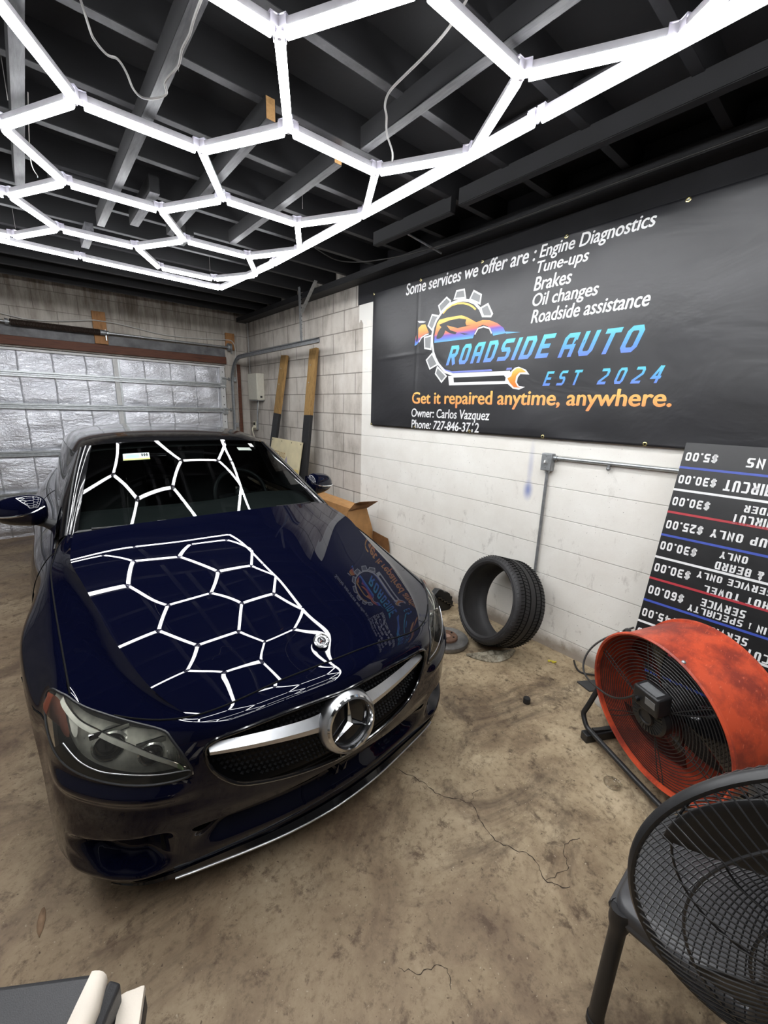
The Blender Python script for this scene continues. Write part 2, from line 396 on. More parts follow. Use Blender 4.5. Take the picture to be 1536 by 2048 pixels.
def mat_hazy(name, tint, haze, ior=1.42):
    t = NT(name); tr = t.n('ShaderNodeBsdfTransparent'); tr.inputs[0].default_value = tint
    df = t.n('ShaderNodeBsdfDiffuse'); df.inputs[0].default_value = (.75, .74, .68, 1)
    m1 = t.n('ShaderNodeMixShader'); t.put(m1.inputs[0], t.math('MULTIPLY', t.noise(9, 4), haze)); t.put(m1.inputs[1], tr.outputs[0]); t.put(m1.inputs[2], df.outputs[0])
    gl = t.n('ShaderNodeBsdfGlossy', Roughness=.05); fr = t.n('ShaderNodeFresnel', IOR=ior)
    mx = t.n('ShaderNodeMixShader'); t.put(mx.inputs[0], fr.outputs[0]); t.put(mx.inputs[1], m1.outputs[0]); t.put(mx.inputs[2], gl.outputs[0])
    t.put(t.out.inputs[0], mx.outputs[0]); return t.m
def mat_emit(name, col, p):
    t = NT(name); t.set(Base_Color=(.9, .9, .9, 1), Emission_Color=col, Emission_Strength=p, Roughness=.4); return t.m
PAINT = mat_paint()
GLASS = mat_glass('dark_tinted_windscreen_glass', (.42, .47, .46, 1), 1.48)
SIDEGLASS = mat_glass('dark_side_glass', (.05, .06, .06, 1), 1.6)
LENS = mat_hazy('clear_hazy_lamp_lens', (.95, .95, .90, 1), .05)
BLACK_GLOSS = plain('gloss_black_plastic', (.006, .006, .007, 1), .12, coat=.6)
BLACK_SATIN = plain('satin_black_plastic', (.012, .012, .013, 1), .42, bump=.05)
BLACK_VOID = plain('matt_black_lining', (.004, .004, .004, 1), .85, spec=.15)
RUBBER = plain('worn_tyre_rubber', (.020, .019, .020, 1), .6, var=.25, nscale=18, bump=.06)
CHROME = plain('bright_chrome', (.86, .87, .88, 1), .10, 1.0, var=.04)
SATIN_SILVER = plain('satin_silver_trim', (.62, .63, .65, 1), .34, 1.0, var=.05)
ALLOY = plain('grey_alloy', (.30, .31, .33, 1), .35, .9)
GALV = plain('galvanised_steel', (.46, .48, .49, 1), .42, .85, var=.18, nscale=40, bump=.05)
GALV_DARK = plain('dull_grey_steel', (.30, .31, .32, 1), .5, .7, var=.2)
WHITE_PAINT = plain('white_painted_steel', (.62, .62, .61, 1), .45, var=.08)
TUBE_HOUSING = plain('white_light_housing', (.48, .47, .50, 1), .4, var=.05)
CLEAR_CLIP = plain('clear_plastic_clip', (.60, .58, .66, 1), .15, var=.05, coat=.5)
TUBE_GLOW = mat_emit('glowing_white_diffuser', (.97, .985, 1.0, 1), TUBE_POWER)
DASH = plain('dark_dashboard', (.030, .034, .034, 1), .6, bump=.1, nscale=60)
SEATMAT = plain('black_seat_leather', (.014, .014, .015, 1), .5)
LAMP_REFL = plain('lamp_reflector', (.85, .86, .83, 1), .20, .8, var=.08)
LAMP_DARK = plain('lamp_grey_bezel', (.62, .62, .57, 1), .30, .35, var=.5, nscale=14)
AMBER = plain('amber_reflector', (.20, .060, .035, 1), .35)
LIGHT_BAR = plain('frosted_light_bar', (.88, .88, .83, 1), .3)
GREEN_TAB = plain('pale_green_lens_tab', (.42, .58, .32, 1), .3)
ORANGE = None
def mat_orange():
    t = NT('scuffed_orange_powder_coat'); n = t.noise(9, 6, .65); s = t.noise(60, 3, .6, t.scale(t.pos(), (1, 3, .4)))
    base = t.mix(t.ramp(n, [(.42, (0, 0, 0, 1)), (.62, (1, 1, 1, 1))]), (.60, .080, .030, 1), (.27, .038, .022, 1))
    t.set(Base_Color=t.mix(t.ramp(s, [(.62, (0, 0, 0, 1)), (.70, (.6, .6, .6, 1))]), base, (.74, .17, .09, 1)), Roughness=.42); return t.m
ORANGE = mat_orange()
FAN_BLACK = plain('black_fan_plastic', (.016, .016, .017, 1), .42, bump=.04)
WIRE_BLACK = plain('black_coated_wire', (.020, .020, .021, 1), .32)
STOOL_GREY = plain('charcoal_moulded_plastic', (.050, .050, .053, 1), .38, bump=.05, nscale=50)
CARDBOARD = plain('brown_cardboard', srgb(176, 132, 84), .8, var=.12, nscale=14, bump=.05)
CARDBOARD_DK = plain('stained_cardboard', srgb(120, 84, 50), .85, var=.2, nscale=14, bump=.05)
def mat_wood(name, a, b, axis=(1, 1, 12)):
    t = NT(name); n = t.noise(5, 6, .65, t.scale(t.pos(), axis), .6)
    t.set(Base_Color=t.ramp(n, [(.3, a), (.55, b), (.8, a)]), Roughness=.7); t.bump(n, .2, .003); return t.m
RAW_WOOD = mat_wood('weathered_raw_timber', srgb(112, 84, 46), srgb(158, 124, 74), (14, 14, 1.2))
RED_WOOD = mat_wood('red_brown_stained_beam', srgb(62, 34, 24), srgb(98, 58, 40), (1.0, 10, 14))
TAN_WOOD = mat_wood('tan_wood_block', srgb(128, 88, 50), srgb(165, 118, 72), (10, 10, 1.5))
CUT_END = mat_wood('fresh_cut_timber_end', srgb(150, 112, 66), srgb(190, 148, 96), (6, 6, 6))
def mat_blackwood():
    t = NT('black_painted_timber'); n = t.noise(6, 6, .7, t.scale(t.pos(), (6, 1.0, 6)))
    t.set(Base_Color=t.ramp(n, [(.35, (.009, .009, .010, 1)), (.62, (.018, .018, .021, 1)), (.8, (.034, .034, .038, 1))]), Roughness=.6); t.bump(n, .25, .003); return t.m
BLACK_WOOD = mat_blackwood()
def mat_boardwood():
    t = NT('lit_black_hanging_board'); n = t.noise(7, 6, .7, t.scale(t.pos(), (8, 1.0, 8)))
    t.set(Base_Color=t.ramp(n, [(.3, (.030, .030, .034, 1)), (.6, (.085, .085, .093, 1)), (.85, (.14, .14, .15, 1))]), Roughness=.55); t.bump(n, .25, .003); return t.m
BOARD_WOOD = mat_boardwood()  # mottled lighter black: tube light on the undersides put into the colour
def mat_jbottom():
    t = NT('lit_black_joist_edge'); n = t.noise(6, 6, .7); x = t.xyz()[0]
    worn = t.ramp(n, [(.3, (.020, .020, .023, 1)), (.6, (.055, .055, .062, 1)), (.8, (.10, .10, .11, 1))])  # mottled grey, lightened for the tubes' light from below
    t.set(Base_Color=t.mix(step(t, x, 1.62, .12), worn, (.010, .010, .012, 1)), Roughness=.6); return t.m  # light falling off beyond the tube grid, put into the colour
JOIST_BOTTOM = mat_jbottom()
JOIST_SIDE = plain('shaded_black_joist_side', (.0065, .0065, .008, 1), .75, var=.3, nscale=8)  # darker copy of the timber black: shade on the sides put into colour
def mat_deck():
    t = NT('black_painted_roof_deck'); n = t.noise(3, 6, .6)
    t.set(Base_Color=t.ramp(n, [(.35, (.0075, .0075, .009, 1)), (.8, (.015, .015, .0175, 1))]), Roughness=.75); t.bump(t.noise(40, 3), .2, .004); return t.m
DECK = mat_deck()
def mat_floor():
    t = NT('stained_brown_concrete')
    p = t.pos(); big = t.noise(.9, 5, .6); mid = t.noise(3.2, 8, .68, None, .4); fine = t.noise(38, 5, .7); grit = t.noise(170, 2, .6)
    f = t.math('ADD', t.math('MULTIPLY', big, .45), t.math('MULTIPLY', mid, .55))
    col = t.ramp(f, [(.30, srgb(98, 82, 66)), (.42, srgb(140, 121, 97)), (.51, srgb(178, 159, 130)), (.62, srgb(210, 192, 162))])
    col = t.mix(t.ramp(fine, [(.30, (.52, .52, .52, 1)), (.55, (1, 1, 1, 1)), (.75, (1.12, 1.12, 1.12, 1))]), col, col) if False else t.mix(1.0, col, t.ramp(fine, [(.30, (.42, .40, .37, 1)), (.47, (.86, .85, .83, 1)), (.8, (1, 1, 1, 1))]), 'MULTIPLY')
    oil = t.noise(1.7, 7, .72, t.scale(p, (1, 1.3, 1)), .8)
    col = t.mix(t.ramp(oil, [(.50, (0, 0, 0, 1)), (.62, (.75, .75, .75, 1))]), col, srgb(74, 60, 48))
    spots = t.noise(13, 6, .75, None, .3)
    col = t.mix(t.ramp(spots, [(.55, (0, 0, 0, 1)), (.66, (.75, .75, .75, 1))]), col, srgb(64, 50, 36))
    chips = t.noise(95, 2, .5); col = t.mix(t.ramp(chips, [(.70, (0, 0, 0, 1)), (.76, (.7, .7, .7, 1))]), col, srgb(228, 212, 186))
    chipd = t.noise(70, 2, .5, t.scale(p, (1.1, .9, 1))); col = t.mix(t.ramp(chipd, [(.69, (0, 0, 0, 1)), (.74, (.8, .8, .8, 1))]), col, srgb(50, 40, 30))
    x = t.xyz(p)
    # darker, browner lane down the car's side of the floor
    lane = t.math('SUBTRACT', 1.0, step(t, x[0], 1.15, .75))
    col = t.mix(t.math('MULTIPLY', lane, .40), col, srgb(112, 90, 74))
    t.set(Base_Color=col, Roughness=t.ramp(mid, [(.35, (.48, .48, .48, 1)), (.7, (.80, .80, .80, 1))]))
    t.b.inputs['Specular IOR Level'].default_value = .35
    t.bump(t.math('ADD', t.math('MULTIPLY', fine, .7), t.math('MULTIPLY', grit, .3)), .35, .006); return t.m
FLOOR = mat_floor()
def brick_nodes(t, along, z, zoff, aoff, mortar):
    """running-bond block coursing: returns mortar mask"""
    v = t.vec(t.math('ADD', along, aoff), t.math('ADD', z, zoff), 0.0)
    b = t.n('ShaderNodeTexBrick', {'offset': .5, 'squash': 1.0}, Scale=1.0, Mortar_Size=mortar, Mortar_Smooth=.25, Bias=0.0, Brick_Width=.4064, Row_Height=.2032)
    t.put(b.inputs['Vector'], v); return b.outputs['Fac'], b.outputs['Color'], b
def mat_wall_right():
    t = NT('painted_block_wall'); x = t.xyz(); y, z = x[1], x[2]
    fac, _, b = brick_nodes(t, y, z, .0930, .10, .006)
    b.inputs['Color1'].default_value = (1, 1, 1, 1)
    n1 = t.noise(2.2, 6, .65); n2 = t.noise(14, 5, .6); drip = t.noise(3.5, 5, .65, t.scale(t.pos(), (1, 2.6, .8)))
    raw = t.ramp(t.math('ADD', t.math('MULTIPLY', n1, .6), t.math('MULTIPLY', drip, .4)), [(.30, srgb(146, 137, 127)), (.5, srgb(196, 189, 180)), (.72, srgb(214, 209, 202))])
    raw = t.mix(t.math('MULTIPLY', fac, .75), raw, srgb(108, 102, 94))
    top_tone = t.math('MULTIPLY', step(t, z, 2.72, .30), t.ramp(drip, [(.35, (1, 1, 1, 1)), (.6, (.15, .15, .15, 1))]))  # streaky darker tone towards the top of the bare blocks
    raw = t.mix(t.math('MULTIPLY', top_tone, .8), raw, srgb(66, 60, 56))
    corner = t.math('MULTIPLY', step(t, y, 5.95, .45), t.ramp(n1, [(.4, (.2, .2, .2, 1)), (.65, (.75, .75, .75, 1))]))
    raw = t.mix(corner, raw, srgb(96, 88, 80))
    # white paint: the upright joints are filled, bed joints show
    bed = t.math('ABSOLUTE', t.math('SUBTRACT', t.math('FRACT', t.math('DIVIDE', t.math('ADD', z, .0930), .2032)), .5))
    bedm = step(t, bed, .4895, .008)
    white = t.ramp(n1, [(.3, srgb(226, 222, 214)), (.7, srgb(240, 238, 232))])
    white = t.mix(t.math('MULTIPLY', bedm, .42), white, srgb(126, 122, 116))
    scuff = t.noise(5.5, 7, .75, t.scale(t.pos(), (1, 2, 1)), .3); low = t.math('SUBTRACT', 1.0, step(t, z, .8, .8))
    scm = t.math('MULTIPLY', t.ramp(scuff, [(.58, (0, 0, 0, 1)), (.70, (.6, .6, .6, 1))]), t.math('ADD', .25, t.math('MULTIPLY', low, .75)))
    white = t.mix(scm, white, srgb(150, 143, 132))
    spk = t.math('MULTIPLY', t.ramp(t.noise(75, 2, .5), [(.70, (0, 0, 0, 1)), (.75, (1, 1, 1, 1))]), t.ramp(n1, [(.4, (0, 0, 0, 1)), (.6, (.7, .7, .7, 1))]))
    white = t.mix(spk, white, srgb(120, 112, 104))
    base = t.math('SUBTRACT', 1.0, step(t, t.math('ADD', z, t.math('MULTIPLY', n2, .10)), .13, .05))
    white = t.mix(t.math('MULTIPLY', base, .75), white, srgb(122, 104, 84))
    dy = t.math('SUBTRACT', y, 1.512); dz = t.math('MULTIPLY', t.math('SUBTRACT', z, 1.075), .55)
    d1 = t.math('SQRT', t.math('ADD', t.math('MULTIPLY', dy, dy), t.math('MULTIPLY', dz, dz)))
    dzz = t.math('MULTIPLY', t.math('SUBTRACT', z, 1.24), .14)
    d2 = t.math('SQRT', t.math('ADD', t.math('MULTIPLY', dy, dy), t.math('MULTIPLY', dzz, dzz)))
    spray = t.math('ADD', t.math('MULTIPLY', t.math('SUBTRACT', 1.0, step(t, d1, .025, .025)), .7), t.math('MULTIPLY', t.math('SUBTRACT', 1.0, step(t, d2, .016, .016)), .28), True)
    white = t.mix(spray, white, srgb(78, 104, 178))
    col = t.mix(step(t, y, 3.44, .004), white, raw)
    blk = t.ramp(n1, [(.3, (.014, .014, .016, 1)), (.7, (.026, .026, .030, 1))])
    blackm = t.math('MULTIPLY', step(t, z, 2.555, .003), t.math('SUBTRACT', 1.0, step(t, y, 3.525, .003)))
    col = t.mix(blackm, col, blk)
    # torn paint flap under the black band
    fl = t.math('MULTIPLY', step(t, t.math('ADD', z, t.math('MULTIPLY', n2, .22)), 2.50, .004), t.math('MULTIPLY', step(t, y, 3.27, .003), t.math('SUBTRACT', 1.0, step(t, y, 3.505, .003))))
    col = t.mix(t.math('MULTIPLY', fl, t.math('SUBTRACT', 1.0, blackm)), col, srgb(226, 224, 218))
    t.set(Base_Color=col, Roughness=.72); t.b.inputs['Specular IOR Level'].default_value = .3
    hm = t.mix(step(t, y, 3.44, .004), bedm, fac)
    t.bump(t.math('ADD', t.math('MULTIPLY', t.math('SUBTRACT', 1.0, hm), 1.0), t.math('MULTIPLY', t.noise(120, 3), .12)), .45, .006); return t.m
def mat_wall_back():
    t = NT('bare_block_wall'); x = t.xyz()
    fac, _, b = brick_nodes(t, x[0], x[2], .0930, .21, .0045)
    n1 = t.noise(1.6, 6, .65); drip = t.noise(3.2, 6, .7, t.scale(t.pos(), (4, 1, .5)))
    raw = t.ramp(t.math('ADD', t.math('MULTIPLY', n1, .5), t.math('MULTIPLY', drip, .5)), [(.30, srgb(118, 108, 98)), (.5, srgb(178, 171, 162)), (.72, srgb(204, 199, 190))])
    raw = t.mix(t.math('MULTIPLY', fac, .6), raw, srgb(104, 98, 92))
    dirt = t.math('MULTIPLY', step(t, x[2], 2.62, .28), t.ramp(drip, [(.40, (1, 1, 1, 1)), (.62, (.0, .0, .0, 1))]))
    raw = t.mix(t.math('MULTIPLY', dirt, .55), raw, srgb(92, 76, 60))
    t.set(Base_Color=raw, Roughness=.8); t.bump(t.math('SUBTRACT', 1.0, fac), .4, .006); return t.m
WALL_R = mat_wall_right(); WALL_B = mat_wall_back()
WALL_DARK = plain('charcoal_painted_wall', (.030, .029, .030, 1), .7, var=.25, nscale=3)
WALL_PLAIN = plain('grey_block_wall', (.22, .215, .21, 1), .75, var=.15, nscale=3)
def mat_foil():
    t = NT('crinkled_foil_insulation'); p = t.pos()
    big = t.noise(2.4, 4, .6, t.scale(p, (1, 1, 3)), .8); mid = t.noise(26, 5, .62, t.scale(p, (1, 1, 1.5)), .5); fine = t.noise(90, 4, .6)
    x = t.xyz(p)
    fold = t.math('ABSOLUTE', t.math('SUBTRACT', t.math('FRACT', t.math('ADD', t.math('DIVIDE', x[0], .31), t.math('MULTIPLY', big, .10))), .5))
    fm = step(t, fold, .485, .012)
    col = t.ramp(big, [(.3, (.60, .61, .66, 1)), (.7, (.86, .87, .92, 1))])
    t.set(Base_Color=col, Metallic=.82, Roughness=t.ramp(mid, [(.3, (.30, .30, .30, 1)), (.7, (.5, .5, .5, 1))]))
    h = t.math('ADD', t.math('ADD', t.math('MULTIPLY', mid, .7), t.math('MULTIPLY', fine, .22)), t.math('ADD', t.math('MULTIPLY', big, 1.2), t.math('MULTIPLY', fm, .5)))
    t.bump(h, .75, .016); return t.m
FOIL = mat_foil()
def mat_banner():
    t = NT('black_vinyl_banner'); n = t.noise(2.0, 4, .6, t.scale(t.pos(), (1, 1, 1.6)), .5); w = t.noise(420, 2)
    t.set(Base_Color=t.ramp(n, [(.3, (.016, .016, .018, 1)), (.7, (.024, .024, .028, 1))]), Roughness=.42)
    t.b.inputs['Specular IOR Level'].default_value = .55
    t.bump(t.math('ADD', n, t.math('MULTIPLY', w, .02)), .25, .03); return t.m
BANNER = mat_banner()
PRINT_WHITE = plain('white_print', (.78, .78, .78, 1), .45, var=.03)
PRINT_GREY = plain('mid_grey_print', (.24, .245, .25, 1), .45, var=.03)
PRINT_DARK = plain('near_black_print', (.016, .016, .018, 1), .42, var=.03)
def mat_grad(name, z0, z1, stops):
    t = NT(name); nd = t.n('ShaderNodeMapRange'); t.put(nd.inputs[0], t.xyz()[2]); nd.inputs[1].default_value = z0; nd.inputs[2].default_value = z1
    t.set(Base_Color=t.ramp(nd.outputs[0], stops), Roughness=.42); return t.m
BLUE_STOPS = [(0, srgb(104, 132, 222)), (.45, srgb(88, 160, 226)), (1, srgb(96, 206, 222))]
PRINT_BLUE = mat_grad('blue_fade_print', 1.93, 2.08, BLUE_STOPS)
PRINT_BLUE2 = mat_grad('blue_fade_small_print', 1.765, 1.86, BLUE_STOPS)
PRINT_ORANGE = mat_grad('orange_fade_print', 1.63, 1.74, [(0, srgb(240, 150, 92)), (1, srgb(250, 196, 104))])
PRINT_CAR = mat_grad('sunset_fade_print', 2.105, 2.29, [(0, srgb(96, 190, 230)), (.18, srgb(92, 120, 220)), (.30, srgb(120, 84, 176)), (.40, srgb(222, 112, 88)), (.6, srgb(242, 150, 76)), (.9, srgb(240, 196, 96))])
PRINT_HEAD = mat_grad('wrench_fade_print', 1.75, 1.90, [(0, srgb(236, 110, 48)), (.6, srgb(240, 160, 60)), (1, srgb(238, 206, 110))])
PRINT_LILAC = plain('lilac_print', srgb(120, 132, 206), .45, var=.03)
SIGN_BLACK = plain('black_sign_board', (.012, .012, .013, 1), .35, var=.1)
SIGN_BLUE = plain('blue_sign_rule', srgb(64, 84, 176), .4, var=.04)
SIGN_RED = plain('red_sign_rule', srgb(176, 52, 62), .4, var=.04)
SIGN_EDGE = plain('white_board_edge', (.6, .6, .58, 1), .5, var=.05)
CREAM = plain('cream_painted_panel', srgb(206, 194, 158), .6, var=.1, nscale=8)
BEIGE_BOX = plain('beige_enclosure', srgb(196, 192, 178), .5, var=.05)
BRASS = plain('brass_grommet', (.72, .60, .28, 1), .25, 1.0, var=.08)
DIRTY_CLOTH = None
def mat_cloth():
    t = NT('oil_stained_cloth'); n = t.noise(16, 6, .7)
    t.set(Base_Color=t.ramp(n, [(.36, srgb(70, 62, 50)), (.5, srgb(142, 134, 116)), (.66, srgb(186, 180, 164))]), Roughness=.9); t.bump(t.noise(60, 4), .4, .006); return t.m
DIRTY_CLOTH = mat_cloth()
def mat_rotor():
    t = NT('worn_iron_disc'); n = t.noise(20, 4)
    t.set(Base_Color=t.ramp(n, [(.3, (.16, .155, .15, 1)), (.7, (.28, .275, .27, 1))]), Roughness=.42, Metallic=.8); return t.m
IRON = mat_rotor()
RUST = plain('rusty_hub', srgb(96, 70, 54), .8, var=.3, nscale=40, bump=.2)
VINYL_BLACK = plain('black_leatherette', (.030, .030, .032, 1), .45, bump=.25, nscale=120, bscale=420)
VINYL_CREAM = plain('cream_leatherette', srgb(214, 204, 190), .5, var=.06, nscale=12, bump=.12, bscale=300)
WHITE_PLASTIC = plain('white_plastic', (.66, .66, .64, 1), .4, var=.05)
YELLOW_PLASTIC = plain('yellow_plastic', srgb(206, 190, 60), .4, var=.05)
LEAF = plain('dry_leaf', srgb(150, 122, 96), .85, var=.2, nscale=40, bump=.2)
CABLE_GREY = plain('grey_cable', (.30, .29, .28, 1), .5)
CABLE_BLACK = plain('black_cable', (.022, .021, .020, 1), .5)
CABLE_WHITE = plain('off_white_cable', (.52, .51, .48, 1), .5)
STEEL_TAN = plain('tan_metal_leg', srgb(126, 106, 82), .4, .35, var=.1)
DARK_PLATE = plain('dark_grey_plate', (.035, .036, .038, 1), .55)
# ------------------------------------------------------------------ the room
XW, YB, XL, YF, ZC = 2.588, 6.264, -2.75, -1.9, 2.93
struct('floor', MB().box(((XL+XW)/2, (YF+YB)/2, -.06), (XW-XL+.4, YB-YF+.4, .12)), FLOOR)
struct('wall_right', MB().box((XW+.1, (YF+YB)/2, ZC/2), (.2, YB-YF+.4, ZC)), WALL_R)
mb = MB()                                                     # wall round the door opening
mb.box((2.42, YB+.1, ZC/2), (.336, .2, ZC)); mb.box(((XL+2.252)/2, YB+.1, (2.135+ZC)/2), (2.252-XL, .2, ZC-2.135))
struct('wall_back', mb, WALL_B)
struct('wall_left', MB().box((XL-.1, (YF+YB)/2, ZC/2), (.2, YB-YF+.4, ZC)), WALL_PLAIN)
struct('wall_front', MB().box(((XL+XW)/2, YF-.1, ZC/2), (XW-XL, .2, ZC)), WALL_DARK)
struct('ceiling', MB().box(((XL+XW)/2, (YF+YB)/2, ZC+.03), (XW-XL+.4, YB-YF+.4, .06)), DECK)
for k in range(-9, 12):                                        # joists across the room
    y = 1.905+.404*k
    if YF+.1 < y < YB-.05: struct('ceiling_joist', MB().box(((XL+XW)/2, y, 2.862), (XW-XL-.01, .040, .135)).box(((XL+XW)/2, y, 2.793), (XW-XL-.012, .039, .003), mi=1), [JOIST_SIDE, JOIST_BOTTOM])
struct('ceiling_joist', MB().box((2.515, (YF+YB)/2, 2.76), (.135, YB-YF-.02, .055)), BLACK_WOOD)    # wall plate
# floor cracks
def crack(pts, w):
    P = smooth_path([(x, y, .0012) for x, y in pts], 7); rnd = random.Random(len(pts)); mb = MB(); V = []
    for i, p in enumerate(P):
        a = Vector(P[max(i-1, 0)]); b = Vector(P[min(i+1, len(P)-1)]); d = (b-a).normalized(); n = Vector((-d.y, d.x, 0)); j = n*(rnd.random()-.5)*.012
        ww = w*(.35+rnd.random()); V += [Vector(p)+j+n*ww, Vector(p)+j-n*ww]
    mb.add(V, [(2*i, 2*i+1, 2*i+3, 2*i+2) for i in range(len(P)-1)]); return mb
CRACK = plain('dark_crack', srgb(52, 42, 34), .9, var=.2)
fl = bpy.data.objects['floor']
for pts, w in (([(1.08,1.11),(1.12,.98),(1.135,.90),(1.20,.80),(1.165,.70),(1.17,.60),(1.21,.52),(1.18,.45),(1.22,.38)], .0016), ([(1.18,.45),(1.28,.42),(1.33,.46),(1.42,.44)], .0012), ([(.62,.60),(.66,.55),(.72,.52),(.70,.47)], .001), ([(1.2,.8),(1.26,.82),(1.30,.80)], .0011)):
    c = crack(pts, w).build('crack', CRACK, fl, smooth=False)
# ------------------------------------------------------------------ sectional garage door
YD = 6.285
DX0, DX1 = XL+.05, 2.252
door = struct('door_1', MB().box(((DX0+DX1)/2, YD+.05, 1.065), (DX1-DX0, .03, 2.13)), FOIL)
RAILS = (1.858, 1.510, .975, .50)
for z0, z1 in ((1.53, 2.10), (1.01, 1.49), (.53, .95), (.03, .48)):
    for x0, x1 in ((DX0, -.80), (-.72, .885), (.955, 2.185)):
        def fo(u, v, x0=x0, x1=x1, z0=z0, z1=z1):
            x = x0+(x1-x0)*u; z = z0+(z1-z0)*v; e = min(u, 1-u, v*1.0, 1-v)
            return (x, YD+.034-.016*min(1, e*9)-.004*math.sin(x*19+z*7)-.003*math.sin(x*8-z*23), z)
        MB().grid(fo, 44, 20).build('foil_panel', FOIL, door)
for zr in RAILS:
    mb = MB(); prof = ((-.0, -.03), (-.05, -.03), (-.05, -.012), (-.03, -.006), (-.03, .006), (-.05, .012), (-.05, .03), (0, .03))
    V = [(x, YD+.03+a, zr+b) for x in (DX0, DX1+.01) for a, b in prof]; n = len(prof)
    mb.add(V, [(i, i+1, n+i+1, n+i) for i in range(n-1)]+[tuple(range(n)), tuple(range(n, 2*n))[::-1]])
    mb.build('rail', GALV, door, sharp=20)
for x in (.92, -.76):
    for z0, z1 in ((1.545, 2.10), (1.015, 1.47), (.53, .94), (.03, .47)):
        mb = MB(); mb.box((x-.012, YD+.012, (z0+z1)/2), (.05, .03, z1-z0)); mb.box((x+.025, YD+.02, (z0+z1)/2), (.022, .014, z1-z0), mi=1)
        mb.build('stile', [WHITE_PAINT, GALV], door, bevel=.002)
for z0, z1 in ((1.53, 2.10), (1.01, 1.49), (.53, .95), (.03, .48)):
    mb = MB().box((2.215, YD+.012, (z0+z1)/2), (.062, .034, z1-z0))
    for i in range(5): mb.disc((2.215, YD-.0055, z0+(z1-z0)*(i+.5)/5), .007, (0, -1, 0), 10, 1)
    mb.build('end_stile', [WHITE_PAINT, BLACK_VOID], door)
for z in (1.93, 1.50, .96):
    mb = MB().box((2.225, YD-.018, z), (.07, .012, .09)); mb.tube([(2.20, YD-.03, z+.02), (2.30, YD-.03, z+.02)], .007, 8); mb.lathe([(.008, 0), (.024, 0), (.024, .012), (.008, .012)], (2.288, YD-.03, z+.02), (1, 0, 0), 16, True)
    mb.build('hinge', GALV, door)
MB().box(((DX0+DX1)/2, YD+.012, 2.115), (DX1-DX0, .036, .022)).build('top_edge', WHITE_PAINT, door)
struct('trim_1', MB().box(((XL+2.262)/2, YB-.02, 2.198), (2.262-XL, .038, .092)), RED_WOOD, bevel=.003)
struct('trim_2', MB().box((2.435, YB-.019, 1.08), (.05, .037, 2.16)), RED_WOOD, bevel=.003)
mb = MB()                                                       # dark gap band above the beam
struct('trim_3', MB().box(((XL+2.26)/2, YB-.006, 2.30), (2.26-XL, .012, .105)), plain('dusty_dark_board', (.12, .12, .125, 1), .6, var=.5, nscale=9))
# ------------------------------------------------------------------ hexagon light grid
ZL = 1.07; EDGE = .41474*ZL; ZT = 1.59+ZL
grid = thing('hexagon_light_grid', 'glowing white honeycomb of light tubes in a rectangular frame under the ceiling', 'light', (.55, 1.8, ZT))
def lat(x, y):
    th = -.01236; lx, ly = x*.41474, y*.41474
    return Vector(((.88644+math.cos(th)*lx-math.sin(th)*ly)*ZL, (1.66097+math.sin(th)*lx+math.cos(th)*ly)*ZL, ZT))
S3 = math.sqrt(3)
nodes, edges = {}, set()
def nd(x, y):
    k = (round(x*2), round(y/S3*4)); nodes[k] = (x, y); return k
def hexa(cx, cy, keep=lambda y: True):
    ks = [nd(cx+math.cos(PI*i/3), cy+math.sin(PI*i/3)) for i in range(6)]
    for i in range(6):
        a, b = ks[i], ks[(i+1) % 6]
        if keep((nodes[a][1]+nodes[b][1])/2): edges.add(tuple(sorted((a, b))))
for i in range(6): hexa(.5, S3*(i-2.5)); hexa(-2.5, S3*(i-2.5))
for i in range(5): hexa(-1, S3*(i-2))
YE = S3*3
for sgn in (1, -1):                                             # half cells at the two ends are open
    for a, b in (((-.5, 2.5*S3), (0, 3*S3)), ((-1.5, 2.5*S3), (-2, 3*S3))): edges.add(tuple(sorted((nd(a[0], sgn*a[1]), nd(b[0], sgn*b[1])))))
def tube_mesh(L):
    """housing along x, glowing round below it"""
    hb = MB(); w, h = .0155, .030
    pr = [(-w, .004), (-w*1.05, h*.5), (-w*.7, h), (w*.7, h), (w*1.05, h*.5), (w, .004)]
    V = [(x, a, b) for x in (-L/2, L/2) for a, b in pr]; n = len(pr)
    hb.add(V, [(i, (i+1) % n, n+(i+1) % n, n+i) for i in range(n)]+[tuple(range(n)), tuple(range(n, 2*n))[::-1]])
    gb = MB(); k = 10; pr = [(.0165*math.cos(PI+PI*i/k), .004+.0215*math.sin(PI+PI*i/k)) for i in range(k+1)]; n = k+1
    gb.add([(x, a, b) for x in (-L/2+.002, L/2-.002) for a, b in pr], [(i, (i+1) % n, n+(i+1) % n, n+i) for i in range(n)]+[tuple(range(n)), tuple(range(n, 2*n))[::-1]])
    return hb, gb
_TM = {}
def place_tube(a, b, gap=.025):
    d = (b-a); L = round(d.length-2*gap, 3); c = (a+b)/2; ang = math.atan2(d.y, d.x)
    if L not in _TM:
        hb, gb = tube_mesh(L)
        h = hb.build('light_tube', TUBE_HOUSING, grid, local=True); g = gb.build('diffuser', TUBE_GLOW, h, local=True)
        _TM[L] = (h, g)
    else:
        h0, g0 = _TM[L]; h = h0.copy(); COL.objects.link(h); g = g0.copy(); COL.objects.link(g); g.parent = h; h.parent = grid
        WORLD[h.name] = WORLD[g.name] = WORLD[grid.name]
    h.location = c-Vector(WORLD[grid.name].translation); h.rotation_euler = (0, 0, ang)
for a, b in sorted(edges): place_tube(lat(*nodes[a]), lat(*nodes[b]))
P3 = lambda x, y: Vector((x*ZL, y*ZL, ZT-.0))
right_line = [P3(1.460, 4.056), P3(1.512, 3.102), P3(1.512, 2.044), P3(1.508, 1.005), P3(1.508, -.035), P3(1.512, -.70)]
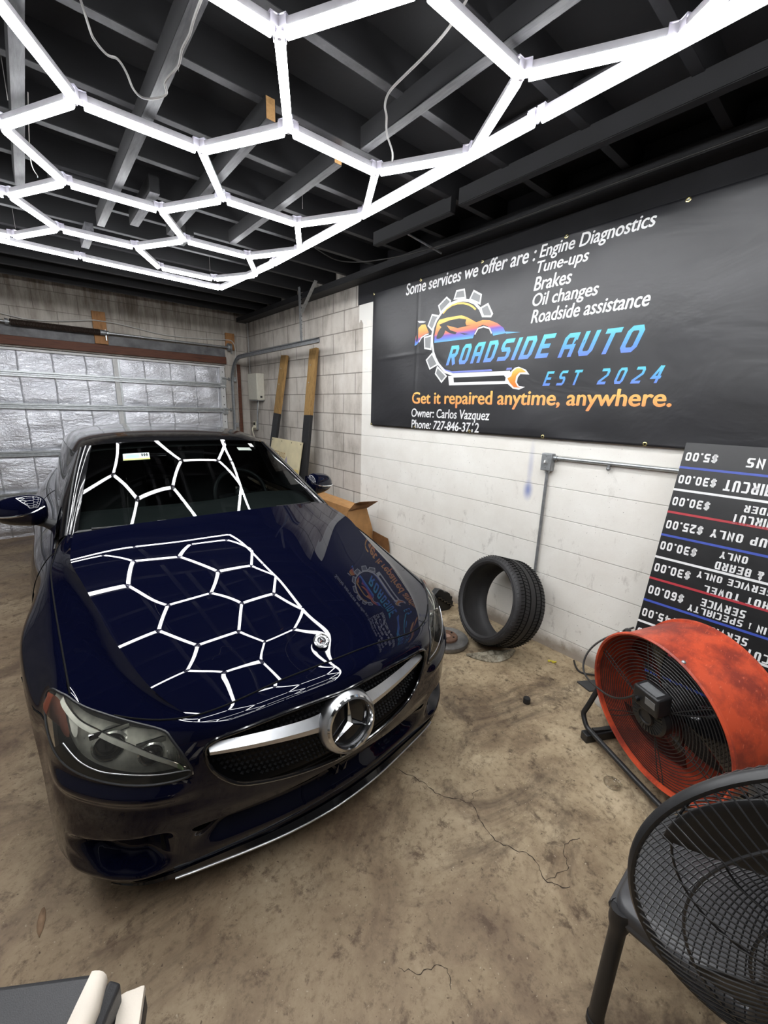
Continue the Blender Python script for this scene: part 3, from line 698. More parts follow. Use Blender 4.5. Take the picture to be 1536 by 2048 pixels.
far_line = [P3(1.460, 4.056), P3(.438, 3.990), P3(-.565, 3.925)]
left_line = [P3(-.565, 3.925), P3(-.556, 2.9), P3(-.558, 1.87), P3(-.56, .83), P3(-.565, -.2), P3(-.568, -.74)]
near_line = [P3(-.568, -.74), P3(.47, -.72), P3(1.512, -.70)]
for ln_ in (right_line, far_line, left_line, near_line):
    for a, b in zip(ln_, ln_[1:]): place_tube(a, b, .017)
def clip(p, angs):
    mb = MB()
    for a in angs:
        d = Vector((math.cos(a), math.sin(a), 0)); n = Vector((-d.y, d.x, 0)); c = p-Vector(WORLD[grid.name].translation)
        for k in (-1, 1): mb.bar(c+d*.004+n*k*.019+Vector((0, 0, .017)), c+d*.036+n*k*.019+Vector((0, 0, .017)), .0016, .026)
        mb.bar(c+d*.004+Vector((0, 0, .0355)), c+d*.036+Vector((0, 0, .0355)), .036, .0016)
    mb.tube([p-Vector(WORLD[grid.name].translation)+Vector((0, 0, z)) for z in (-.010, .036)], .006, 8)
    return mb.build('connector', CLEAR_CLIP, grid, local=True)
nb = {}
for a, b in edges:
    for p, q in ((a, b), (b, a)):
        d = lat(*nodes[q])-lat(*nodes[p]); nb.setdefault(p, []).append(math.atan2(d.y, d.x))
for k, angs in sorted(nb.items()): clip(lat(*nodes[k]), angs)
for ln_ in (right_line[1:-1], far_line[1:2], left_line[1:-1], near_line[1:2]):
    for p in ln_: clip(p, (0, PI) if ln_ in (far_line[1:2], near_line[1:2]) else (PI/2, -PI/2))
for p in (right_line[0], far_line[-1], right_line[-1], left_line[-1]): clip(p, (PI/2, PI))
MB().tube([(0.0, 0.0, .03), (.0, .0, .10)], .001, 5).build('hanger_wire', CABLE_GREY, grid, local=True)
for x, y in ((.9, .6), (-.5, .6), (.9, 2.2), (-.5, 2.2), (.9, -1.6), (-.5, -1.6)): MB().tube([(x*.9, y, .03), (x*.9, y, .17)], .0012, 5).build('hanger_wire', CABLE_GREY, grid, local=True)
# boards hung under the joists, each its own length of timber
ZB = 2.712
def hung(x, y0, y1, w=.042, hgt=.085, tan=False, mat=None):
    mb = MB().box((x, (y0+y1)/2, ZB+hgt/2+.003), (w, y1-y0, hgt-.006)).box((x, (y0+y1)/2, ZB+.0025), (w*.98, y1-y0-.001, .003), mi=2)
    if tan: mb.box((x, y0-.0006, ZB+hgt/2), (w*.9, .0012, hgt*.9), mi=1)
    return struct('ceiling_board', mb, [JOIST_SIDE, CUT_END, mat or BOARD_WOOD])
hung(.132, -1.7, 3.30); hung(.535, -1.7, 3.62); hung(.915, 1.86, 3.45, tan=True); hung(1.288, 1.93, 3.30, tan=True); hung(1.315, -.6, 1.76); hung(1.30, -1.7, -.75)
hung(2.03, -1.7, 1.80, mat=JOIST_SIDE); hung(2.055, 1.88, 2.60, mat=JOIST_SIDE); hung(-.30, -1.7, 3.4); hung(-.72, -1.7, 3.4); hung(-1.15, -1.7, 3.4); hung(-1.6, -1.7, 3.4)  # boards outside the tube grid get the shaded colour underneath too
hung(.70, 2.86, 3.45, .05, .085); hung(1.02, 3.35, 3.60, .05, .085)
struct('ceiling_board', MB().box((.42, 3.17, 2.80), (.34, .02, .12)), BLACK_WOOD, bevel=.002)
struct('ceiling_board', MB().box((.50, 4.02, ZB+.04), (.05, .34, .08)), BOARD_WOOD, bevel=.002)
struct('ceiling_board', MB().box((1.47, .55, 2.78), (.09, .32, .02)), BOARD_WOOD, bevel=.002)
# loose wires along the ceiling
c1 = [(.290,1.86,2.80),(.300,1.815,2.70),(.316,1.839,2.685),(.353,1.869,2.68),(.38,1.866,2.68),(.417,1.922,2.68),(.441,1.977,2.68),(.475,2.009,2.68),(.515,1.983,2.68),(.540,1.924,2.68),(.525,1.881,2.685),(.538,1.811,2.69),(.541,1.751,2.69),(.533,1.692,2.69),(.535,1.616,2.69),(.527,1.501,2.69),(.53,1.2,2.70),(.535,1.1,2.72)]
tag(origin(MB().tube(smooth_path(c1, 6), .0038, 8).build('loose_cable', CABLE_GREY), c1[0]), 'grey cable looping down beside a hung ceiling board', 'cable', 'loose ceiling cables')
c2 = [(1.137,.98,2.80),(1.139,1.062,2.74),(1.131,1.173,2.70),(1.143,1.329,2.70),(1.157,1.412,2.70),(1.191,1.467,2.70),(1.231,1.505,2.70),(1.295,1.577,2.695),(1.386,1.647,2.69),(1.45,1.737,2.69),(1.47,1.80,2.73)]
tag(origin(MB().tube(smooth_path(c2, 6), .0042, 8).build('loose_cable', CABLE_GREY), c2[0]), 'pale cable drooping past the right-hand hung boards', 'cable', 'loose ceiling cables')
c3 = [(.172,2.5,2.79),(.168,2.75,2.72),(.176,2.95,2.70),(.20,3.10,2.72),(.215,3.3,2.78)]
tag(origin(MB().tube(smooth_path(c3, 6), .002, 6).build('loose_cable', CABLE_WHITE), c3[0]), 'thin white wire sagging beyond the leftmost hung board', 'cable', 'loose ceiling cables')
c4 = [(1.80,3.0,2.74),(1.95,3.02,2.715),(2.08,3.0,2.71),(2.2,2.8,2.70),(2.32,2.4,2.70),(2.38,1.9,2.71),(2.40,1.0,2.72),(2.40,-.6,2.72)]
tag(origin(MB().tube(smooth_path(c4, 6), .0045, 8).build('loose_cable', CABLE_BLACK), c4[0]), 'dark cable curving along the ceiling above the banner', 'cable', 'loose ceiling cables')
p = [(.40,1.592,2.865),(.917,1.594,2.865),(1.70,1.598,2.865),(1.78,1.60,2.862),(1.83,1.57,2.86),(1.845,1.50,2.86),(1.85,.4,2.86)]
tag(origin(MB().tube(smooth_path(p, 8), .012, 10).build('ceiling_conduit', BLACK_WOOD), p[0]), 'black conduit bending under the roof deck between joists', 'conduit')
tag(origin(MB().tube([(2.06, 2.33, 2.745), (2.45, 2.33, 2.70)], .007, 8).build('steel_rod', GALV_DARK), (2.06, 2.33, 2.745)), 'thin steel rod running from ceiling beam to wall above the banner', 'rod')
# ------------------------------------------------------------------ banner
ban = thing('vinyl_banner', 'large black vinyl banner with blue ROADSIDE AUTO lettering on the right wall', 'banner', (2.575, 3.258, 1.44))
BX = 2.574; BY0, BY1, BZ0, BZ1 = 3.258, -.36, 1.437, 2.620
def brel(y, z):
    """how far the cloth stands off the wall"""
    u = (BY0-y); v = z-BZ0
    w = .0035*math.sin(u*5.1+v*2)+.003*math.sin(u*11+v*6+1)+.0022*math.sin(v*13-u*3)
    crease = .004*math.exp(-((y-2.66)/.012)**2)+.004*math.exp(-((z-2.03-.04*u)/.012)**2)*math.exp(-((u-.35)/.3)**2)
    edge = min(1, min(u, v, BZ1-z)/.05)
    nail = min(abs((u+.006) % .605), .605-abs((u+.006) % .605))
    top = .006*min(1, nail/.2)*math.exp(-(BZ1-z)/.06)
    return .006+(w+crease)*max(edge, 0)*.9+top*edge+.004
def bz_edge(y, z):
    u = BY0-y; n = abs(((u+.3) % .605)-.3025)/.3025     # 1 at a grommet, 0 between
    return z
def bf(y, z, h=0.0): return (BX-brel(y, z)-h, y, z)
mb = MB().grid(lambda a, b: bf(BY0+(BY1-BY0)*a, BZ0+(BZ1-BZ0)*b), 300, 100); n0 = len(mb.v)
sheet = mb.build('banner_sheet', BANNER, ban, sharp=80)
m = sheet.modifiers.new('thickness', 'SOLIDIFY'); m.thickness = .0008; m.offset = -1
for i in range(6):
    for z in (BZ1-.012, BZ0+.010):
        y = BY0-.010-.604*i; c = Vector(bf(y, z, .0012))
        MB().lathe([(.0052, 0), (.0052, .002), (.0085, .0026), (.0118, .0012), (.0122, 0)], c, (-1, 0, 0), 24, True).build('grommet', BRASS, ban)
        MB().disc(c+Vector((-.0004, 0, 0)), .0053, (-1, 0, 0), 14).build('grommet_hole' if False else 'nail_head', GALV_DARK if z > 2 else BLACK_VOID, ban)
def btext(name, body, box, mat, bold=.012, shear=.0, geo=None, sh2=0.0):
    """box = (y at left, z at baseline, y at right, z at cap top); text runs towards -y"""
    mb = MB(); V, F = geo if geo else text2d(body, 0.0, shear)
    if not geo and bold:                                # heavier weight: the line struck three times, a hair apart
        n = len(V); V = np.concatenate([V+np.array((d, e)) for d, e in ((-bold, 0), (bold, 0), (0, bold*.6), (0, -bold*.6))]); F = [tuple(i+k*n for i in f) for k in range(4) for f in F]
    V = V.copy(); a, b = V.min(0), V.max(0); V = (V-a)/(b-a)
    if sh2: V[:, 0] = (V[:, 0]*(1-sh2)+sh2*V[:, 1])
    mb.add([bf(box[0]+(box[2]-box[0])*x, box[1]+(box[3]-box[1])*z, .0016) for x, z in V], F)
    o = mb.build(name, mat, ban, smooth=False, fixn=False); return o
IT = .20
btext('headline_text', 'Some services we offer are :', (2.818, 2.520, 1.622, 2.610), PRINT_WHITE, .022, IT)
for nm, body, b in (('service_text', 'Engine Diagnostics', (1.600, 2.508, .957, 2.600)), ('service_text', 'Tune-ups', (1.610, 2.425, 1.285, 2.512)), ('service_text', 'Brakes', (1.618, 2.345, 1.371, 2.425)), ('service_text', 'Oil changes', (1.618, 2.232, 1.205, 2.330)), ('service_text', 'Roadside assistance', (1.616, 2.155, .925, 2.235))):
    btext(nm, body, b, PRINT_WHITE, .022, IT)
btext('name_text', '', (2.322, 1.934, 1.425, 2.078), PRINT_BLUE, geo=block2d('ROADSIDE', .60, .24, .19), sh2=.055)
btext('name_text', '', (1.402, 1.932, .918, 2.066), PRINT_BLUE, geo=block2d('AUTO', .66, .26, .19), sh2=.095)
btext('established_text', '', (1.482, 1.767, .795, 1.856), PRINT_BLUE2, geo=block2d('EST 2024', .58, .55, .17, {'I': .18, ' ': .6}), sh2=.04)
btext('slogan_text', 'Get it repaired anytime, anywhere.', (2.684, 1.615, .740, 1.742), PRINT_ORANGE, .026, 0)
btext('owner_text', 'Owner: Carlos Vazquez', (2.684, 1.512, 1.867, 1.606), PRINT_WHITE, .020, .08)
btext('phone_text', 'Phone: 727-846-3712', (2.680, 1.440, 1.952, 1.512), PRINT_WHITE, .020, .08)
LOGO = {}
LOGO['t1'] = [(2.277,2.409),(2.258,2.459),(2.184,2.456),(2.166,2.397)]
LOGO['t2'] = [(2.123,2.380),(2.092,2.430),(2.022,2.392),(2.027,2.336)]
LOGO['t3'] = [(2.015,2.306),(1.958,2.323),(1.914,2.254),(1.925,2.239),(1.996,2.249)]
LOGO['t4'] = [(2.433,2.386),(2.357,2.432),(2.315,2.401),(2.319,2.388),(2.409,2.333)]
LOGO['t5'] = [(2.534,2.253),(2.497,2.328),(2.427,2.311),(2.488,2.215)]
LOGO['t6'] = [(2.572,2.169),(2.490,2.175),(2.493,2.072),(2.566,2.086)]
LOGO['t7'] = [(2.542,1.993),(2.479,2.038),(2.413,1.952),(2.498,1.923)]
LOGO['t8'] = [(2.429,1.882),(2.412,1.933),(2.307,1.858),(2.355,1.815)]
LOGO['ring'] = [(1.992,2.249),(2.023,2.301),(2.075,2.347),(2.131,2.372),(2.186,2.385),(2.242,2.388),(2.299,2.382),(2.355,2.360),(2.403,2.325),(2.446,2.282),(2.473,2.231),(2.483,2.182),(2.481,2.123),(2.464,2.048),(2.439,2.001),(2.403,1.955),(2.325,1.892),(2.242,1.867),(1.964,1.863),(1.727,1.861)]
LOGO['arc'] = [(2.382,2.322),(2.345,2.351),(2.297,2.368),(2.240,2.371),(2.184,2.364),(2.128,2.346),(2.090,2.325),(2.062,2.303)]
LOGO['car'] = [(2.459,2.117),(2.458,2.172),(2.438,2.256),(2.415,2.282),(2.329,2.287),(2.195,2.284),(2.138,2.263),(2.049,2.217),(1.994,2.225),(1.934,2.216),(1.867,2.188),(1.816,2.154),(1.792,2.117),(1.894,2.111),(1.910,2.146),(1.947,2.179),(1.990,2.193),(2.032,2.183),(2.059,2.150),(2.073,2.113)]
LOGO['window'] = [(2.415,2.246),(2.307,2.264),(2.212,2.265),(2.145,2.249),(2.151,2.227),(2.141,2.206),(2.087,2.204),(2.224,2.199),(2.324,2.228),(2.334,2.229),(2.296,2.193),(2.221,2.167),(2.099,2.144),(2.200,2.147),(2.299,2.172),(2.362,2.204)]
LOGO['tail'] = [(2.688,2.115),(2.676,2.187),(2.645,2.251),(2.613,2.270),(2.568,2.268),(2.524,2.201),(2.595,2.186),(2.627,2.159),(2.654,2.124)]
LOGO['spoiler'] = [(2.661,2.304),(2.604,2.298),(2.564,2.286),(2.591,2.282),(2.642,2.287)]
LOGO['spike'] = [(1.797,2.128),(1.682,2.111),(1.791,2.113)]
LOGO['wrench_o'] = [(2.286,1.857),(1.758,1.856),(1.720,1.864),(1.692,1.888),(1.663,1.893),(1.609,1.872),(1.580,1.840),(1.646,1.845),(1.662,1.824),(1.666,1.793),(1.648,1.770),(1.603,1.762),(1.645,1.745),(1.691,1.752),(1.737,1.785),(2.270,1.787)]
LOGO['wrench_i'] = [(2.230,1.844),(1.772,1.842),(1.756,1.827),(1.759,1.805),(2.222,1.808)]
LOGO['head'] = [(1.742,1.821),(1.713,1.835),(1.705,1.864),(1.677,1.884),(1.643,1.882),(1.604,1.856),(1.655,1.855),(1.675,1.834),(1.679,1.796),(1.659,1.767),(1.632,1.758),(1.685,1.761),(1.719,1.791)]
LOGO['swoosh'] = [(2.380,1.935),(2.326,1.903),(2.254,1.885),(1.966,1.882),(1.715,1.884)]
LOGO['wheelarc'] = [(2.058,2.136),(2.031,2.173),(1.981,2.180),(1.928,2.161),(1.908,2.127)]
LOGO['tailarc'] = [(2.637,2.138),(2.606,2.172),(2.562,2.186),(2.524,2.190)]
def bpoly(name, polys, mat, h=.0016):
    mb = MB()
    for p in polys:
        V = [bf(y, z, h) for y, z in p]; mb.add(V, [t[::-1] for t in fill2d(p)])
    return mb.build(name, mat, ban, smooth=False, fixn=False)
def bstroke(name, paths, w, mat, h=.002):
    mb = MB()
    for p in paths:
        v, f = stroke2d(p, w); mb.add([bf(q[0], q[1], h) for q in v], f)
    return mb.build(name, mat, ban, smooth=False, fixn=False)
teeth = [LOGO['t%d' % i] for i in range(1, 9)]
bpoly('gear_teeth', teeth, PRINT_GREY, .0018); bstroke('gear_outline', [t+t[:1] for t in teeth], .0125, PRINT_WHITE, .0022)
bstroke('gear_ring', [LOGO['ring']], .019, PRINT_WHITE, .0024); bstroke('gear_arc', [LOGO['arc']], .013, PRINT_ORANGE if False else PRINT_CAR, .002)
bpoly('car_silhouette', [LOGO['car'], LOGO['tail'], LOGO['spike']], PRINT_CAR, .0018)
bpoly('car_window', [LOGO['window']], PRINT_DARK, .0024); bstroke('wheel_arc', [LOGO['wheelarc'], LOGO['tailarc']], .010, PRINT_WHITE, .0024); bpoly('spoiler_mark', [LOGO['spoiler']], PRINT_WHITE)
bstroke('swoosh_line', [LOGO['swoosh']], .013, PRINT_LILAC, .002)
bpoly('wrench_outline', [LOGO['wrench_o']], PRINT_WHITE, .0026); bpoly('wrench_slot', [LOGO['wrench_i']], PRINT_DARK, .0032); bpoly('wrench_head', [LOGO['head']], PRINT_HEAD, .0034)
# ------------------------------------------------------------------ switch box and conduit
sb = thing('switch_box', 'grey metal toggle switch box on the white wall with conduit down to the floor', 'switch', (2.588, 1.378, 1.23))
MB().box((2.588-.024, 1.378, 1.288), (.047, .072, .112)).build('box_body', GALV_DARK, sb, bevel=.004)
MB().box((2.539, 1.378, 1.288), (.003, .066, .104)).build('cover_plate', GALV, sb, bevel=.001)
MB().box((2.530, 1.380, 1.290), (.016, .009, .020), Matrix.Rotation(.5, 3, 'Y')).build('toggle', WHITE_PLASTIC, sb, bevel=.002)
mb = MB()
for z in (1.252, 1.324): mb.disc((2.5372, 1.378, z), .004, (-1, 0, 0), 10)
mb.build('screw', GALV_DARK, sb)
MB().tube([(2.572, 1.378, 1.24), (2.572, 1.378, .002)], .010, 12).build('conduit', GALV_DARK, sb)
MB().tube([(2.568, 1.34, 1.318), (2.568, .9, 1.322), (2.570, -.6, 1.33)], .0105, 12).build('conduit', GALV, sb)
MB().lathe([(.010, 0), (.016, 0), (.016, .022), (.010, .022)], (2.568, 1.342, 1.318), (0, -1, 0), 16, True).lathe([(.010, 0), (.015, 0), (.015, .018), (.010, .018)], (2.572, 1.378, 1.215), (0, 0, 1), 16, True).build('conduit_connector', GALV, sb)
MB().box((2.575, 1.0, 1.317), (.026, .012, .03)).ball((2.565, 1.0, 1.290), .012, seg=10, rings=6).build('conduit_strap', GALV_DARK, sb)
# ------------------------------------------------------------------ upside-down price board
mnT = Vector((2.50, .628, 1.474)); mnD = Vector((-.35, 0, -1.474)).normalized(); mnN = Vector((0, -1, 0)).cross(mnD).normalized()
if mnN.x > 0: mnN = -mnN
men = thing('price_board', 'tall black price board leaning upside down against the wall behind the orange fan', 'sign', (2.15, .0, 0))
def mf(a, b, h=0.0): return mnT+Vector((0, -1, 0))*a+mnD*b+mnN*h
BWD, BLN = 1.22, 1.512
P = [mf(a, b, h) for h in (0, -.012) for a, b in ((0, 0), (BWD, 0), (BWD, BLN), (0, BLN))]
MB().add(P, [(0, 1, 2, 3)], 0).add(P, [(4, 7, 6, 5), (0, 4, 5, 1), (1, 5, 6, 2), (2, 6, 7, 3), (3, 7, 4, 0)], 1).build('board_panel', [SIGN_BLACK, SIGN_EDGE], men, smooth=False)
rules = [(.125, 'B'), (.238, 'W'), (.353, 'R'), (.472, 'B'), (.588, 'W'), (.700, 'R'), (.817, 'B'), (.930, 'W'), (1.045, 'R'), (1.160, 'B')]
for b, c in rules:
    MB().add([mf(x, y, .0012) for x, y in ((.0, b-.0055), (BWD-.0, b-.0055), (BWD, b+.0055), (.0, b+.0055))], [(0, 1, 2, 3)]).build('rule_line', {'B': SIGN_BLUE, 'W': PRINT_WHITE, 'R': SIGN_RED}[c], men, smooth=False)
def mtext(name, body, a0, a1, b0, b1, st=(.66, .24, .21)):
    """turned half round: the line's end is at a0 and its cap tops point down the board"""
    V, F = block2d(body, *st); mb = MB(); lo, hi = V.min(0), V.max(0); V = (V-lo)/(hi-lo)
    mb.add([mf(a1+(a0-a1)*x, b0+(b1-b0)*z, .0012) for x, z in V], F); return mb.build(name, PRINT_WHITE, men, smooth=False, fixn=False)
H = .042
for body, b in (('$5.00', .048), ('$30.00', .163), ('$30.00', .275), ('$25.00', .395), ('$30.00', .505), ('$30.00', .620), ('$60.00', .738), ('$45.00', .860), ('$35.00', .965)):
    mtext('price_text', body, .014 if len(body) < 6 else .010, .142 if len(body) < 6 else .162, b, b+H)
for body, a0, h, b in (('NS', .250, .056, .045), ('HAIRCUT', .192, .053, .160), ('UNDER', .286, .042, .260), ('HAIRCUT', .254, .044, .311), ('LINE UP ONLY', .192, .050, .392), ('ONLY', .248, .042, .487), ('& BEARD', .242, .043, .541), ('SERVICE ONLY', .186, .040, .602), ('AND HOT TOWEL', .226, .044, .659), ('SERVICE', .230, .042, .722), ('4 IN 1 SPECIALTY', .186, .040, .768), ('SERVICE', .262, .042, .838), ('HAIRCUT & BEARD', .225, .045, .884), ('HAIR', .33, .052, .975)):
    V, F = block2d(body, .47, .15, .17); w = (V[:, 0].max())*h*1.02; w = min(w, BWD-.03-a0)
    mtext('service_text', body, a0, a0+w, b, b+h, (.47, .15, .17))
# ------------------------------------------------------------------ yard sign on two posts
ys = thing('yard_sign', 'cream picture sign on two part-black timber posts leaning in the corner', 'sign', (2.4, 4.65, 0))
def post(y_top, y_low, x_top, z_top):
    a = Vector((2.24, y_low+(y_low-y_top)*.35, .0)); b = Vector((x_top, y_top, z_top)); z = lambda zz: a+(b-a)*((zz-a.z)/(b.z-a.z))
    for nm, p, q, mt in (('post', z(1.50), b, RAW_WOOD), ('post_painted_end', z(0.02), z(1.50), plain('flat_black_post_paint', (.010, .010, .011, 1), .6, var=.2))):
        MB().bar(p, q, .145, .038, (-1, 0, .15)).build(nm, mt, ys, bevel=.002)
    for zz in (2.05, 1.86): MB().ball(z(zz)+Vector((-.021, .02, 0)), .007, .4, 1, 1, 8, 6).build('nail', GALV, ys)
post(4.99, 5.12, 2.545, 2.205); post(4.285, 4.225, 2.545, 2.225)
sP = [Vector((2.352, 5.02, 1.205)), Vector((2.360, 4.255, 1.195)), Vector((2.255, 4.265, .56)), Vector((2.250, 5.05, .56))]
sn = (sP[1]-sP[0]).cross(sP[3]-sP[0]).normalized(); sn = -sn if sn.x > 0 else sn
def sf(u, v, h=0): return sP[0]*(1-u)*(1-v)+sP[1]*u*(1-v)+sP[2]*u*v+sP[3]*(1-u)*v+sn*h
V = [sf(*p, h) for h in (0, -.012) for p in ((0, 0), (1, 0), (1, 1), (0, 1))]
MB().add(V, [(0, 1, 2, 3), (7, 6, 5, 4), (0, 4, 5, 1), (1, 5, 6, 2), (2, 6, 7, 3), (3, 7, 4, 0)]).build('sign_panel', CREAM, ys, smooth=False)
V, F = block2d('ROSEWOOD', .6, .25, .16); lo, hi = V.min(0), V.max(0); V = (V-lo)/(hi-lo)
MB().add([sf(.10+.42*x, .34-.11*z+.02*x, .0015) for x, z in V], F).build('sign_lettering', plain('brown_print', srgb(150, 116, 64), .6), ys, smooth=False, fixn=False)
mb = MB()
for poly, mi in (([(.05, .52), (1, .50), (1, .56), (.05, .58)], 0), ([(.42, .72), (.50, .62), (.62, .60), (.98, .66), (.98, .95), (.42, .95)], 1), ([(.54, .40), (.58, .30), (.62, .40), (.63, .62), (.52, .62)], 2), ([(.50, .60), (.53, .48), (.56, .60)], 3), ([(.60, .62), (.64, .50), (.68, .62)], 3), ([(.70, .80), (.96, .78), (.96, .84), (.70, .86)], 4)):
    mb.add([sf(x, y, .002+.0003*mi) for x, y in poly], [tuple(range(len(poly)))], mi)
mb.build('sign_picture', [plain('gold_rule', srgb(200, 176, 110), .6), plain('pale_grey_print', srgb(190, 196, 200), .6), plain('mauve_print', srgb(150, 140, 160), .6), plain('dark_print', srgb(70, 72, 78), .6), plain('blue_grey_print', srgb(140, 166, 186), .6)], ys, smooth=False)
mb = MB()
for u in (.04, .36, .68, .97): mb.disc(sf(u, .04, .0022), .008, sn, 8)
mb.build('sign_screw', BLACK_VOID, ys)
# ------------------------------------------------------------------ opener control box, outlet, conduits in the corner
cb = thing('control_box', 'beige control box on the block wall by the corner', 'enclosure', (2.588, 5.86, 1.66))
MB().box((2.5335, 5.865, 1.845), (.107, .31, .36)).build('box_body', BEIGE_BOX, cb, bevel=.008)
MB().box((2.478, 5.865, 1.845), (.006, .296, .345)).build('box_door', BEIGE_BOX, cb, bevel=.004)
MB().box((2.535, 5.708, 1.71), (.03, .004, .025)).build('latch', BLACK_SATIN, cb)
MB().box((2.535, 5.865, 1.662), (.10, .30, .008)).build('bottom_plate', GALV_DARK, cb)
MB().tube(smooth_path([(2.53, 5.80, 1.66), (2.52, 5.79, 1.58), (2.54, 5.84, 1.53), (2.56, 5.88, 1.50)], 5), .007, 8).build('cable', CABLE_WHITE, cb)
ot = thing('outlet_box', 'old square wall outlet with a cable below the beige control box', 'outlet', (2.588, 6.02, 1.22))
MB().box((2.570, 6.02, 1.305), (.035, .12, .13)).build('box_body', GALV_DARK, ot, bevel=.004); MB().box((2.551, 6.02, 1.305), (.004, .115, .125)).build('cover_plate', plain('grimy_ivory_plate', srgb(186, 180, 160), .6, var=.2), ot, bevel=.002)
MB().disc((2.5485, 6.03, 1.325), .026, (-1, 0, 0), 16).build('socket', BLACK_VOID, ot)
MB().lathe([(0, .03), (.02, .03), (.024, 0)], (2.55, 6.0, 1.285), (-1, 0, 0), 14).tube(smooth_path([(2.52, 6.0, 1.285), (2.50, 5.99, 1.24), (2.52, 5.98, 1.15), (2.54, 5.98, 1.0), (2.56, 5.98, .6)], 5), .008, 8).build('plug_and_cable', plain('ivory_plug', srgb(206, 200, 180), .5), ot)
MB().tube([(2.575, 5.96, 1.36), (2.575, 5.94, 1.652)], .008, 8).build('conduit', GALV_DARK, ot)
tag(origin(MB().tube([(2.572, 6.17, 2.74), (2.572, 6.15, 2.04)], .009, 10).build('corner_conduit', CABLE_GREY), (2.572, 6.15, 2.04)), 'grey conduit in the wall corner above the beige control box', 'conduit')
# ------------------------------------------------------------------ door track, spring shaft, pads and wire
tr = thing('door_track', 'galvanised garage door track curving from the door to its ceiling bracket', 'track', (2.325, 6.2, 0))
def track(path, r=.0, mat=GALV):
    P = [Vector(p) for p in path]; mb = MB(); V = []; sec = [(.012, -.024), (-.012, -.026), (-.016, -.010), (-.016, .010), (-.012, .026), (.012, .024), (.009, .019), (-.008, .020), (-.011, .0), (-.008, -.020), (.009, -.019)]
    for i, p in enumerate(P):
        t = (P[min(i+1, len(P)-1)]-P[max(i-1, 0)]).normalized(); x = Vector((-1, 0, 0)); n = t.cross(x).normalized()
        V += [p+x*a+n*b for a, b in sec]
    m_ = len(sec); F = [(i*m_+k, i*m_+(k+1) % m_, (i+1)*m_+(k+1) % m_, (i+1)*m_+k) for i in range(len(P)-1) for k in range(m_)]
    return mb.add(V, F)
pth = [(2.325, 6.215, .03), (2.325, 6.215, 1.0), (2.325, 6.215, 1.88)]+[(2.325, 5.86+.355*math.cos(a), 1.88+.355*math.sin(a)) for a in np.linspace(.12, PI/2-.08, 12)]+[(2.325, 5.80, 2.235), (2.325, 4.8, 2.240), (2.325, 3.83, 2.244)]
track(pth).build('track_rail', GALV_DARK, tr, sharp=25)
mb = MB(); mb.bar((2.345, 4.21, 2.25), (2.335, 4.22, 2.80), .004, .040, (0, 1, 0)); mb.bar((2.36, 4.232, 2.25), (2.35, 4.24, 2.80), .030, .004, (0, 1, 0))
for i in range(13): mb.disc((2.3425, 4.21, 2.28+.04*i), .0075, (-1, 0, 0), 8, 1); mb.disc((2.352, 4.2075, 2.28+.04*i), .006, (0, -1, 0), 8, 1)
mb.build('hanger_bracket', [GALV, BLACK_VOID], tr)
mb = MB(); mb.bar((2.345, 4.20, 2.55), (2.345, 3.90, 2.80), .004, .036, (-1, 0, 0.0)); mb.bar((2.345, 4.20, 2.55), (2.345, 3.90, 2.80), .034, .004, (0, .6, .8))
mb.build('brace', GALV, tr)
for z in (1.95, 1.3, .6): MB().box((2.36, 6.235, z), (.05, .05, .06)).build('track_clip', GALV, tr)
sp = thing('torsion_spring_shaft', 'steel shaft with a long dark torsion spring above the garage door', 'spring', (1.0, 6.2, 2.38))
MB().tube([(XL+.1, 6.19, 2.375), (2.335, 6.19, 2.375)], .0125, 12).build('shaft', GALV, sp)
pp = []; 
for i in range(66*10+1): a = 2*PI*i/10; pp.append((-.02+.80*i/660, 6.19+.030*math.cos(a), 2.375+.030*math.sin(a)))
MB().tube(pp, .0058, 5).build('spring_coil', plain('brown_oiled_spring', (.050, .034, .028, 1), .45, .4), sp)
MB().lathe([(.013, 0), (.034, 0), (.030, .06), (.013, .06)], (.78, 6.19, 2.375), (1, 0, 0), 20, True).build('spring_cone', GALV_DARK, sp)
mb = MB().box((.835, 6.203, 2.35), (.012, .04, .12)).lathe([(.014, 0), (.026, 0), (.026, .02), (.014, .02)], (.845, 6.19, 2.375), (1, 0, 0), 16, True); mb.build('centre_bracket', GALV, sp)
MB().lathe([(.013, 0), (.05, 0), (.058, .012), (.048, .02), (.048, .04), (.058, .05), (.013, .05)], (2.275, 6.19, 2.375), (1, 0, 0), 24, True).build('cable_drum', GALV_DARK, sp)
MB().box((2.335, 6.200, 2.36), (.010, .045, .13)).build('end_bracket', GALV, sp)
MB().lathe([(.013, 0), (.034, 0), (.030, .03), (.013, .03)], (-.06, 6.19, 2.375), (1, 0, 0), 20, True).build('winding_cone', GALV_DARK, sp)
tag(origin(MB().box((.79, 6.245, 2.43), (.135, .036, .36)).build('wood_pad', TAN_WOOD, bevel=.003), (.79, 6.245, 2.25)), 'upright tan wood block holding the middle of the spring shaft', 'wood block', 'wood pads on the back wall')
tag(origin(MB().box((2.335, 6.245, 2.46), (.125, .036, .22)).build('wood_pad', TAN_WOOD, bevel=.003), (2.335, 6.245, 2.35)), 'small tan wood block by the right end of the spring shaft', 'wood block', 'wood pads on the back wall')
wp = [(-1.2,6.235,2.44),(-.3,6.235,2.475),(.1,6.24,2.43),(.45,6.235,2.455),(.70,6.22,2.50),(.79,6.215,2.505),(1.0,6.235,2.50),(1.3,6.24,2.46),(1.6,6.24,2.44),(2.0,6.24,2.455),(2.28,6.22,2.475),(2.36,6.215,2.46),(2.395,6.22,2.38),(2.40,6.23,2.2),(2.41,6.24,1.9),(2.415,6.24,1.2),(2.42,6.24,.6)]
